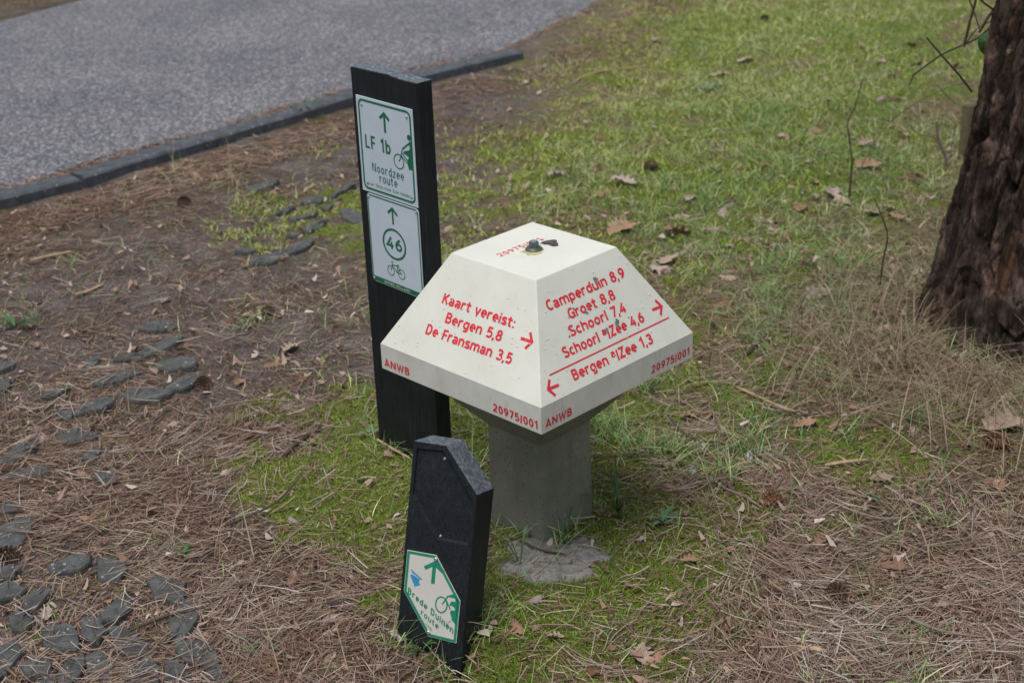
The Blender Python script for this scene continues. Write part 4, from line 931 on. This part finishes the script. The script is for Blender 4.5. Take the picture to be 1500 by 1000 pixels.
for L in ([(760, 790), (790, 805), (830, 812)], [(985, 720), (1030, 705), (1068, 700)], [(1330, 905), (1380, 925), (1440, 935)], [(1235, 745), (1290, 760), (1350, 755)], [(1120, 855), (1180, 880), (1260, 880)], [(180, 930), (240, 905), (300, 890)], [(330, 770), (400, 740), (440, 700)], [(930, 450), (975, 470), (1010, 478)],
          [(300, 600), (380, 585), (430, 590)], [(980, 610), (1010, 640), (1060, 650)], [(1220, 580), (1290, 590), (1340, 575)]):
    stick('fallen_twig', 'thin brown twig lying in the needles %s' % ('at the foot of the column' if 750 < L[0][0] < 1100 and L[0][1] > 600 else 'left of the posts' if L[0][0] < 750 else 'at the lower right' if L[0][1] > 700 else 'between cap and pine'), L, random.uniform(.0022, .0034), M_TWIGG if random.random() < .5 else M_TWIG, .012, group='thin twigs lying in the litter')

# ------------------------------------------------------------------ pine cones
def cone_mesh(mat, closed=False, L=.055, R=.021):
    V = []; Fc = []; n = 12
    prof = [(0, 0), (.5, .06), (.8, .25), (.78, .5), (.5, .8), (.12, 1)]
    for q_, t in prof:
        for i in range(n): a = 6.2832*i/n; V.append((R*.72*q_*math.cos(a), R*.72*q_*math.sin(a), t*L-L/2))
    Fc += [(k*n+i, k*n+(i+1) % n, (k+1)*n+(i+1) % n, (k+1)*n+i) for k in range(len(prof)-1) for i in range(n)]
    for s_i in range(78):
        t = (s_i+.5)/78; a = s_i*2.39996; z = t*L-L/2; rr_ = R*(.45+.75*math.sin(math.pi*min(1, t*1.05+.08))**.7); op = .25 if closed else .9*(1-t)+.35
        d = Vector((math.cos(a), math.sin(a), 0)); sd_ = Vector((-math.sin(a), math.cos(a), 0)); up = Vector((0, 0, 1)); b0 = d*rr_*.42+up*z
        tip = d*rr_*(1.05 if closed else 1.0+.25*op)+up*(z+.006-op*.004); w_ = .0052*(1.1-.5*t); th_ = .0022; b = len(V)
        for p in (b0-sd_*w_*.6, b0+sd_*w_*.6, tip+sd_*w_-up*.001, tip-sd_*w_-up*.001, tip+up*th_+d*.0015): V.append(tuple(p))
        Fc += [(b, b+1, b+2, b+3), (b, b+3, b+4), (b+1, b+4, b+2), (b+3, b+2, b+4), (b, b+4, b+1)]
    me = bpy.data.meshes.new('pine_cone'); me.from_pydata(V, [], Fc); me.update(); me.materials.append(mat); return me
cm = [cone_mesh(M_CONE), cone_mesh(M_CONER), cone_mesh(M_CONE, True)]
for (px, py, k, sc, lab, rot) in ((1228, 871, 0, .82, 'open brown pine cone in the needles at the lower right', (1.2, .3, .4)), (1133, 733, 1, .80, 'reddish pine cone half sunk in the needles right of the column', (1.5, .2, 1.3)), (393, 458, 2, .80, 'dark closed pine cone with dry grass on it, left of the tall post', (1.5, 0, 1.5)),
        (298, 563, 2, .85, 'dark pine cone lying at the tip of the pavers', (1.3, .2, .3)), (953, 245, 2, 1.0, 'dark pine cone on the grass beyond the cap near the large oak leaf', (1.5, .1, 1.4)), (270, 297, 2, .9, 'dark pine cone on the bare litter near the kerb', (1.4, .2, .9)),
        (1462, 650, 1, 1.0, 'brown pine cone under the pale leaves at the right edge', (1.4, .3, 1.0)), (1345, 262, 0, .6, 'small dark pine cone beside the big brown leaf near the pine', (1.3, .2, .2)), (1120, 28, 2, .8, 'distant dark pine cone at the top of the grass', (1.4, 0, .4)),
        (12, 815, 2, .9, 'dark pine cone at the left edge between pavers', (1.5, .1, 1.4))):
    o = bpy.data.objects.new('pine_cone', cm[k]); C.objects.link(o); p = on(px, py, .010*sc); o.location = p; o.rotation_euler = rot; o.scale = (sc,)*3; tag(o, lab, 'pine cone', 'fallen pine cones')
for px, py, lab in ((1098, 668, 'upright bluish grey flake in the litter right of the column'), (1015, 689, 'flat bluish grey flake on the moss edge right of the column'), (1030, 650, 'tiny lilac flake between column and bluish flakes')):
    p = on(px, py, .004); n_ = 8; V = []; s_ = .012 if 'tiny' not in lab else .008
    for h, q_ in ((0, 1), (.003, .9)):
        for i in range(n_): a = 6.2832*i/n_; V.append((p[0]+s_*q_*math.cos(a)*random.uniform(.5, .8), p[1]+s_*q_*math.sin(a)*random.uniform(.9, 1.3), p[2]+h+.3*s_*math.sin(a)))
    Fc = [(i, (i+1) % n_, n_+(i+1) % n_, n_+i) for i in range(n_)]+[tuple(range(n_-1, -1, -1)), tuple(range(n_, 2*n_))]
    tag(mk('flake', V, Fc, M_CHIP, org=tuple(p)), lab, 'flake')

# ------------------------------------------------------------------ oak leaves
def oak_mesh(seed, mat):
    r = random.Random(seed); n = 26; L = 1.0; half = []
    for i in range(n+1):
        t = i/n; env = .37*math.sin(math.pi*(t**.75))**.7 if 0 < t < 1 else 0; lobe = .76+.24*math.sin(t*math.pi*2*4.3+1.0+r.uniform(-.3, .3)); half.append((t, max(.012, env*lobe) if t < 1 else .0))
    V = []; Fc = []; cu = r.uniform(.4, 1.5); tw_ = r.uniform(-.7, .7); ro = r.uniform(.5, 2.0); cols = (-1, -.5, 0, .5, 1)
    for t, h in half:
        hl = h*r.uniform(.88, 1.12); hr = h*r.uniform(.88, 1.12)
        for c_ in cols:
            x = t-.5; y = c_*(hl if c_ < 0 else hr); z = cu*.20*x*x+ro*.9*y*y+tw_*x*y+.03*math.sin(9*t+c_*2)+(.025*abs(c_))
            V.append((x, y, z))
    m = 5
    for i in range(n):
        for j in range(m-1): Fc.append((i*m+j, (i+1)*m+j, (i+1)*m+j+1, i*m+j+1))
    V += [(-.5, .006, .05*cu), (-.5, -.006, .05*cu), (-.72, -.004, .08), (-.72, .004, .08)]; b = len(V)-4; Fc.append((b, b+1, b+2, b+3))
    me = bpy.data.meshes.new('oak_leaf'); me.from_pydata(V, [], Fc); me.update(); me.materials.append(mat); return me
OAK = [[oak_mesh(s*5+k, m) for s in range(5)] for k, m in enumerate(M_LEAFS)]
def leaf(px, py, size, k, label, group=None, flip=None, rot=None):
    o = bpy.data.objects.new('oak_leaf', random.choice(OAK[k])); C.objects.link(o); p = on(px, py, .006+.05*size); o.location = p
    fl = random.random() < .45 if flip is None else flip
    o.rotation_euler = (random.uniform(-.25, .25)+(math.pi if fl else 0), random.uniform(-.25, .25), random.uniform(0, 6.28) if rot is None else rot); o.scale = (size, size, size)
    tag(o, label, 'leaf', group or 'dry oak leaves on the ground'); return o
for a in ((915, 267, .098, 3, 'large pale oak leaf lying open on the grass beyond the cap', False, -.5), (818, 257, .085, 3, 'pale oak leaf left of the large one, sunk in the grass', False, .2), (884, 281, .075, 1, 'brown curled oak leaf between the two pale ones beyond the cap', True, .9),
          (1332, 256, .095, 2, 'big folded dark brown oak leaf left of the pine', True, .3), (1290, 139, .07, 3, 'whitish curled leaf on the far grass near the pine', True, 1.), (1305, 143, .085, 2, 'yellow-brown leaf touching the whitish one on the far grass', True, .1),
          (1270, 210, .09, 0, 'pale torn oak leaf beside the thin seedling', False, .7), (1272, 243, .10, 1, 'tan oak leaf at the foot of the thin seedling', False, .1), (1222, 282, .085, 3, 'light oak leaf in the leaf heap below the seedling', False, 1.2), (1234, 290, .08, 0, 'second light oak leaf overlapping the heap below the seedling', True, 2.2),
          (1199, 431, .095, 3, 'grey tilted oak leaf propped in dry grass left of the pine foot', False, .5), (1277, 451, .08, 1, 'brown curled leaf in the litter left of the pine foot', True, 1.), (1199, 509, .05, 0, 'small pale frayed leaf right of the cap', True, 2.), (1292, 479, .05, 0, 'small pale curled leaf near the pine foot', True, .5),
          (1481, 577, .11, 0, 'large pale rotten leaf in front of the pine at the right edge', True, .2), (1470, 622, .12, 0, 'large tan broken leaf at the right edge below the pale one', False, .4), (1277, 620, .06, 2, 'orange-brown leaf scrap in the litter below the pine', True, .3), (1340, 630, .045, 0, 'tiny pale forked leaf below the pine', True, 1.2),
          (940, 957, .062, 0, 'pale curled oak leaf, left of a pair at the bottom edge', False, 1.5), (964, 958, .058, 1, 'tan oak leaf, right of a pair at the bottom edge', True, .9), (759, 915, .045, 1, 'orange torn leaf in the dark grass below the column', True, 2.), (782, 876, .045, 3, 'pinkish leaf scrap below the sand at the column', True, .4), (814, 932, .035, 0, 'tiny square tan leaf scrap below the column', False, .2),
          (48, 910, .055, 3, 'pinkish pale leaf among pavers at the lower left', True, .7), (68, 899, .045, 3, 'small pinkish leaf touching a paver at the lower left', False, 1.7), (426, 510, .06, 0, 'pale star-shaped oak leaf on the litter left of the tall post', False, 1.), (400, 532, .05, 1, 'brown leaf below the pale star-shaped one', True, .2),
          (133, 753, .05, 1, 'tan curled leaf beside the pavers on the left', True, .3), (497, 888, .062, 4, 'dark purple leaf left of the short post', False, 2.6), (478, 906, .05, 3, 'whitish leaf scrap left of the short post', True, .5), (500, 903, .05, 1, 'orange-tan leaf under the purple leaf', True, 0.4), (398, 972, .05, 1, 'tan leaf at the bottom edge left of the short post', False, 1.4), (476, 964, .04, 0, 'small pale leaf at the bottom edge left of the short post', True, 1.),
          (1060, 309, .065, 3, 'whitish oak leaf standing in the grass beyond the cap', True, 1.3), (1070, 293, .05, 3, 'small whitish leaf behind the standing one', True, .2), (995, 340, .11, 1, 'wide brown oak leaf in the litter right behind the cap', False, .25), (995, 316, .075, 0, 'pale oak leaf above the wide brown leaf', True, .3),
          (912, 335, .105, 1, 'tan oak leaf pile behind the right cap corner', False, .3), (980, 381, .10, 0, 'crumpled pale leaf just right of the cap top', False, .9), (1058, 442, .075, 1, 'brown leaf in the litter right of the cap', True, .7), (975, 390, .09, 3, 'pinkish crumpled leaf next to the pale one right of the cap top', True, 0.1),
          (1151, 345, .06, 2, 'dark brown leaf on the grass right of the whitish leaves', True, 1.), (1045, 249, .05, 3, 'white leaf scrap on the grass beyond the pine cone', False, .2), (1092, 84, .085, 0, 'pale oak leaf at the far top of the grass', False, .4), (1058, 110, .10, 0, 'pale narrow leaf below the one at the far top', False, .1),
          (1146, 196, .075, 0, 'pale pinkish leaf alone in the middle of the grass', True, .9), (1193, 186, .085, 1, 'brown-white leaf standing on edge in the grass', True, 1.8), (1338, 62, .09, 2, 'brown leaf on the far grass at the top right', True, .3), (1128, 731, .05, 1, 'tan leaf scrap on the moss right of the column', True, .4), (1205, 790, .05, 1, 'brown leaf buried in needles at the right', False, .8)):
    leaf(a[0], a[1], a[2], a[3], a[4], flip=a[5], rot=a[6])
for px, py in [(1122, 243), (1173, 305), (1011, 290), (919, 312), (1043, 333), (1067, 357), (1142, 324), (1175, 384), (1067, 404), (880, 200), (1184, 233), (1344, 82), (1340, 95), (1311, 111), (1400, 96), (1303, 174), (1254, 252), (1324, 198), (1072, 291), (1194, 267), (1350, 92), (1300, 305), (1312, 318), (1280, 312), (905, 330),
               (1350, 60), (1290, 90), (1200, 60), (960, 60), (1020, 42), (690, 210), (770, 270), (655, 335)]:
    kk = random.choice((0, 0, 1, 1, 2, 3)); wh = 'at the top of the picture' if py < 130 else 'beside the pine trunk' if px > 1280 else 'near the thin bare seedling' if px > 1160 else 'just behind the right of the cap' if py > 300 else 'beyond the cap'
    leaf(px, py, random.uniform(.035, .075), kk, 'small %s oak leaf in the grass %s' % (('pale', 'tan', 'dark brown', 'pinkish grey')[kk], wh), 'small dry oak leaves in the far grass')
for px, py in [(1010, 610), (1180, 620), (1250, 590), (1390, 600), (1415, 650), (1150, 800), (1310, 830), (1440, 780), (1380, 880), (1120, 960), (1010, 820), (1250, 960), (1465, 710), (975, 675), (870, 985), (1290, 700), (985, 712)]:
    leaf(px, py, random.uniform(.03, .06), random.choice((0, 1, 1, 2, 3)), 'crumbled %s oak leaf piece %s' % (random.choice(('brown', 'tan', 'pale')), 'in the needles below the pine' if px > 1300 else 'in the needles near the bottom right' if py > 780 else 'in the litter between column and pine'), 'leaf pieces in the needles on the right')
for px, py in [(60, 640), (250, 620), (330, 690), (160, 880), (380, 900), (430, 760), (350, 560), (470, 560), (240, 440), (360, 390), (300, 960), (120, 690), (30, 770), (430, 850)]:
    leaf(px, py, random.uniform(.025, .05), random.choice((0, 1, 1, 3, 3)), 'crumbled %s oak leaf piece %s' % (random.choice(('brown', 'tan', 'pale')), 'among the lower pavers' if py > 800 and px < 350 else 'in the soil between pavers and tall post' if py < 600 else 'in the needles left of the short post'), 'leaf pieces in the needles on the left')

# ------------------------------------------------------------------ little green weeds
def weed(px, py, label, n, L, wd, mat, up=.6, seed=0):
    r = random.Random(seed); p = on(px, py); t = thing('weed', tuple(p), label, 'weed', 'green weeds in the verge')
    for i in range(n):
        a = r.uniform(0, 6.28); d = np.array([math.cos(a), math.sin(a), 0]); s_ = np.array([-math.sin(a), math.cos(a), 0]); l_ = L*r.uniform(.6, 1.1); u = up*r.uniform(.6, 1.3); V = []; k = 7
        for j in range(k):
            q_ = j/(k-1); c = p+d*l_*q_*(1-.25*u)+np.array([0, 0, l_*u*q_*(1-.55*q_)+.003]); w_ = wd*math.sin(math.pi*min(.97, q_*.9+.08))**.7; V += [c-s_*w_+[0, 0, w_*.4], c, c+s_*w_+[0, 0, w_*.4]]
        Fc = [(j*3+m, (j+1)*3+m, (j+1)*3+m+1, j*3+m+1) for j in range(k-1) for m in range(2)]
        mk('leaf', V, Fc, mat, t, smooth=True)
for i, a in enumerate(((905, 752, 'dark green grassy weed at the right side of the column', 14, .13, .0022, M_WEED, 1.2), (972, 765, 'bluish small-leaved weed right of the column', 9, .05, .0055, M_WEEDB, .8), (22, 480, 'green tuft weed on bare soil at the far left', 14, .10, .0035, M_WEED, .7), (448, 168, 'green weed growing against the kerb left of the tall post', 16, .11, .0035, M_WEEDB, .9),
                       (541, 636, 'small leafy weed left of the tall post foot', 8, .04, .0060, M_WEEDB, .6), (620, 990, 'weed at the foot of the short post', 6, .05, .003, M_WEED, 1.), (1279, 730, 'tiny weed with paired leaves in needles at the right', 5, .035, .0050, M_WEEDB, .8), (1040, 133, 'bluish green weed tuft on the far grass', 18, .10, .0060, M_WEEDB, .4), (270, 812, 'small green sprout between the lower pavers', 6, .035, .003, M_WEED, .7),
                       (385, 945, 'bright green grassy sprout left of the short post', 6, .09, .0030, M_WEEDB, .5), (830, 800, 'green sprout in front of the column', 5, .09, .0025, M_WEED, 1.3), (762, 830, 'single tall blade weed in the sand left of the column edge', 3, .11, .0030, M_WEEDB, 1.6))):
    weed(a[0], a[1], a[2], a[3], a[4], a[5], a[6], a[7], i)

# ------------------------------------------------------------------ ground cover nobody could count
def scatter(n, y0=1.8, y1=9.3, bias=1.0, mx=.40):
    """points over the part of the verge that shows, denser towards the near side"""
    u = rng.random(n); y = (y0**(-bias)+(y1**(-bias)-y0**(-bias))*u)**(-1/bias); hw = mx*y+.25; x = (rng.random(n)*2-1)*hw
    return x, y
def strips(P, D, B, L, W_, seg, side_=None, taper=.35, tipdrop=0.):
    N = len(P); t = np.linspace(0, 1, seg+1)
    if side_ is None:
        side_ = np.cross(D, np.array([0, 0, 1.0])); side_ /= np.linalg.norm(side_, axis=1)[:, None]+1e-9
    c = P[:, None]+D[:, None]*(L[:, None, None]*t[None, :, None])+B[:, None]*(L[:, None, None]*(t**2)[None, :, None])
    wv_ = (W_[:, None]*(1-(1-taper)*t[None]**2))[:, :, None]*side_[:, None]*.5
    V = np.stack([c-wv_, c+wv_], 2).reshape(-1, 3)
    b = (np.arange(N)*(seg+1)*2)[:, None]+(np.arange(seg)*2)[None]; b = b.ravel(); return V, np.stack([b, b+1, b+3, b+2], 1)
def verge(x, y, m=.0):
    P = np.stack([x, y], 1); return (side(P, NEAR) < -.15-m) | (side(P, FARE) > 0) | ((y > 7.25) & (side(P, NEAR) < .06))
# pine needles
def needles(name, n, mat, label, region, L0, L1, wd, lift, bias=1.2, pair=False, x0t=.5):
    x, y = scatter(n, bias=bias); k = region(x, y); x, y = x[k], y[k]; N = len(x)
    flow = fbm(x*1.3+20, y*1.3, 3, 101)*9.0; a = flow+rng.normal(0, .9, N); L = rng.uniform(L0, L1, N)
    if pair:
        x = np.r_[x, x]; y = np.r_[y, y]; a = np.r_[a, a+rng.normal(0, .09, N)]; L = np.r_[L, L*rng.uniform(.85, 1.0, N)]; N *= 2
    sh_ = fbm(x*9, y*9, 2, 107)
    D = np.stack([np.cos(a), np.sin(a), rng.normal(0, .035, N)], 1); D /= np.linalg.norm(D, axis=1)[:, None]
    x = x-D[:, 0]*L*(0.12 if pair else .5); y = y-D[:, 1]*L*(0.12 if pair else .5)
    z0 = hgt(x, y); z1_ = hgt(x+D[:, 0]*L, y+D[:, 1]*L); zz = rng.random(N)**1.6*lift+.0015
    D[:, 2] += (z1_-z0)/L*.9; st = in_stones(x+D[:, 0]*L*.5, y+D[:, 1]*L*.5); zz[st] += .010
    Bd = np.stack([-np.sin(a), np.cos(a), np.zeros(N)], 1)*rng.normal(0, .16, N)[:, None]; Bd[:, 2] += rng.normal(0, .06, N)
    sd_ = np.stack([-np.sin(a), np.cos(a), rng.normal(0, .6, N)], 1); sd_ /= np.linalg.norm(sd_, axis=1)[:, None]
    V, Fc = strips(np.stack([x, y, z0+zz], 1), D, Bd, L, wd*rng.uniform(.7, 1.3, N), 3, sd_, .5)
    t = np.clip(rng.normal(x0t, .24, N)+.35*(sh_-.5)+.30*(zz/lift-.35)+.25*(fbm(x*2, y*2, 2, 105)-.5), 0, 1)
    o = mk(name, V, Fc, mat, tint=np.repeat(t, 8)); tag(o, label, 'pine needles', kind='stuff'); return N
def keep(prob, x, y):
    st = in_stones(x, y); pr_ = prob*np.where(st, .055, 1.0); pr_ = pr_*(np.hypot(x-.055, (y-2.68)) > .0); return (rng.random(len(x)) < pr_) & verge(x, y)
cnt = {}
cnt['n1'] = needles('pine_needles', 108000, NEEDLE, 'brown pine needles littering the verge', lambda x, y: keep((needle_mask(x, y)*.80+.05)*(1-.70*sand_mask(x, y))*(1-.55*moss_mask(x, y))*(1-.55*sstep(3.9, 5.0, y))*(.35+.65*sstep(.38, .6, fbm(x*8+3, y*8, 3, 201))), x, y), .040, .100, .00150, .016, 1.3, True, .38)
cnt['n2'] = needles('needle_crumbs', 230000, RUSTY, 'short broken needles and crumbs in the litter', lambda x, y: keep((needle_mask(x, y)*.6+.34)*(1-.55*moss_mask(x, y))*(1-.45*sand_mask(x, y)), x, y), .010, .042, .0020, .006, .8)
cnt['n4'] = needles('straw_bits', 55000, STRAW, 'bleached grass bits and straw lying on moss and grass', lambda x, y: keep(.07+.65*grass_mask(x, y)*sstep(3.2, 4.2, y)+.04*moss_mask(x, y)-.3*sand_mask(x, y), x, y), .02, .075, .0019, .022, .7)
def kerb_band(x, y):
    P = np.stack([x, y], 1); s = side(P, NEAR); return (((s > 0) & (s < .015+.09*rng.random(len(x))*fbm(x*3, y*3, 3, 7)*1.6)) | ((s < -.165) & (s > -.45) & (rng.random(len(x)) < .45))) & (y > 4.2)
cnt['n3'] = needles('kerb_needles', 520000, RUSTY, 'rusty needles gathered along both sides of the kerb', kerb_band, .03, .09, .0024, .010, .5)
# lift the ones on the road side onto the road
o = bpy.data.objects['kerb_needles']; me = o.data; co = np.empty(len(me.vertices)*3, np.float32); me.vertices.foreach_get('co', co); co = co.reshape(-1, 3)
s = side(co[:, :2].astype(float), NEAR); on_road = s > -.004; co[on_road, 2] = np.maximum(co[on_road, 2], RZ+.004+.006*rng.random(on_road.sum()))
me.vertices.foreach_set('co', co.ravel()); me.update()
# the far part of the near road edge, past the last kerb stone, and the far verge
def far_edge(x, y):
    P = np.stack([x, y], 1); s = side(P, NEAR); f = side(P, FARE); return ((s > -.02) & (s < .10*rng.random(len(x))) & (y > K[-1][1])) | ((f > -.12*rng.random(len(x))) & (y > 6))
CRUMB = tint_mat('leaf_crumbs', [(0, (.07, .035, .02)), (.3, (.20, .11, .07)), (.6, (.34, .23, .17)), (.85, (.42, .33, .28)), (1, (.50, .43, .38))], .7, .25)
def leaf_crumbs(n):
    x, y = scatter(n, bias=.6); m_, g_, n_ = zone(x, y); k = keep((.25+.5*sstep(.45, .65, fbm(x*3, y*3, 3, 401))*(.4+g_))*(.40+.6*sstep(3., 3.8, y)), x, y); x, y = x[k], y[k]; N = len(x)
    a = rng.uniform(0, 6.2832, N); L = .005+.021*rng.random(N)**2.6; D = np.stack([np.cos(a), np.sin(a), rng.normal(0, .35, N)], 1); D /= np.linalg.norm(D, axis=1)[:, None]
    Bd = np.stack([-np.sin(a)*.3, np.cos(a)*.3, rng.normal(0, .45, N)], 1); sd_ = np.stack([-np.sin(a), np.cos(a), rng.normal(0, .5, N)], 1); sd_ /= np.linalg.norm(sd_, axis=1)[:, None]
    V, Fc = strips(np.stack([x, y, hgt(x, y)+.005+.010*rng.random(N)+.006*(y > 4)], 1), D, Bd, L, L*rng.uniform(.35, .8, N), 2, sd_, .3)
    tag(mk('leaf_crumbs', V, Fc, CRUMB, tint=np.repeat(np.clip(rng.normal(.5, .27, N), 0, 1), 6)), 'crumbled bits of dry leaf and bark all over the verge', 'leaf litter', kind='stuff'); return N
cnt['lc'] = leaf_crumbs(42000)
# moss
def upright(name, n, mat, label, cat, region, L0, L1, wd, lean, seg, bias, taper=.1, curve=.3, tint_shift=0., minz=0, off=-.002):
    x, y = scatter(n, bias=bias); k = region(x, y); x, y = x[k], y[k]; N = len(x); a = rng.uniform(0, 6.2832, N); le = np.abs(rng.normal(0, lean, N))
    D = np.stack([np.cos(a)*le, np.sin(a)*le, np.ones(N)], 1); D /= np.linalg.norm(D, axis=1)[:, None]; L = rng.uniform(L0, L1, N)
    Bd = np.stack([np.cos(a), np.sin(a), -np.ones(N)*.5], 1)*(rng.random(N)*curve)[:, None]; b = rng.uniform(0, 6.2832, N); sd_ = np.stack([np.cos(b), np.sin(b), np.zeros(N)], 1)
    V, Fc = strips(np.stack([x, y, hgt(x, y)+off], 1), D, Bd, L, wd*rng.uniform(.7, 1.3, N), seg, sd_, taper)
    t = np.clip(rng.normal(.45, .2, N)+.5*(fbm(x*2.4, y*2.4, 3, 131)-.5)+tint_shift+.10*np.clip(y-3.4, 0, 4)*.5, 0, 1)
    o = mk(name, V, Fc, mat, tint=np.repeat(t, (seg+1)*2)); tag(o, label, cat, kind='stuff'); return N
cnt['moss'] = upright('moss', 560000, MOSS, 'low bright green moss in patches over the verge', 'moss', lambda x, y: keep(np.maximum(moss_mask(x, y), .16*sstep(.5, .62, fbm(x*15, y*15, 3, 311)))*(1-.8*sand_mask(x, y)), x, y), .004, .013, .0030, .9, 1, 1.9, .2, .5)
cnt['moss2'] = upright('yellow_moss', 380000, MOSS, 'yellowish thin moss on the far part of the verge', 'moss', lambda x, y: keep(moss_mask(x+.3, y)*sstep(3.4, 4.4, y), x, y), .008, .024, .006, .9, 1, .2, .2, .3, .32)
cnt['grass'] = upright('short_grass', 210000, GRASS, 'short thin green grass growing through moss and litter', 'grass', lambda x, y: keep((.05+grass_mask(x, y))*(.16+.84*sstep(3.1, 4.2, y))*(1-sand_mask(x, y)), x, y), .02, .06, .0022, .8, 3, .35, .15, .8)
def tufts(x, y): return keep(grass_mask(x, y)*sstep(.60, .72, fbm(x*9, y*9, 3, 151)), x, y)
cnt['tuft'] = upright('grass_tufts', 240000, GRASS, 'longer green grass blades in loose tufts', 'grass', tufts, .05, .10, .0024, .9, 3, .8, .12, .9, -.1)
def dryreg(x, y):
    r = np.hypot(x-TREE[0]+.12, (y-TREE[1]+.10)); a = 1.4*np.exp(-((r-.33)/.22)**2)*(r > .20)+.05*needle_mask(x, y)*sstep(.5, .65, fbm(x*6, y*6, 3, 161))+.25*np.exp(-(((x-.85)/.35)**2+((y-3.75)/.35)**2))
    return keep(a*(.4+.8*fbm(x*12, y*12, 3, 163)), x, y)
cnt['dry'] = upright('dry_grass', 90000, STRAW, 'long dry straw-coloured grass round the foot of the pine', 'dry grass', dryreg, .07, .20, .0024, 1.2, 4, 1.1, .15, 1.3)
def around(x, y):
    d1_ = np.abs(np.maximum(np.abs((x-CX)*ca_+(y-CY)*sa_), np.abs(-(x-CX)*sa_+(y-CY)*ca_))-cc_-.02)
    q1 = np.stack([x-PX, y-PY], 1); u1 = q1@pa[:2]; v1 = q1@pd_[:2]; e1_ = np.maximum(np.maximum(-u1, u1-PW), np.maximum(-v1, v1-PD))
    q2 = np.stack([x-QX, y-QY], 1); u2 = q2@sl(qa[:2]); v2 = q2@np.array([-qa[1], qa[0]]); e2_ = np.maximum(np.maximum(-u2, u2-QW), np.maximum(-v2, v2-QD-.02))
    a = .5*(d1_ < .025)+.7*((e1_ > 0) & (e1_ < .03))+.7*((e2_ > 0) & (e2_ < .03)); return keep(a*sstep(.4, .6, fbm(x*25, y*25, 2, 171)), x, y)
cnt['foot'] = upright('foot_grass', 160000, GRASS, 'grass blades growing against the feet of the posts', 'grass', around, .03, .08, .0022, .8, 3, 2.0, .12, .8, .05)
print('cover', cnt)
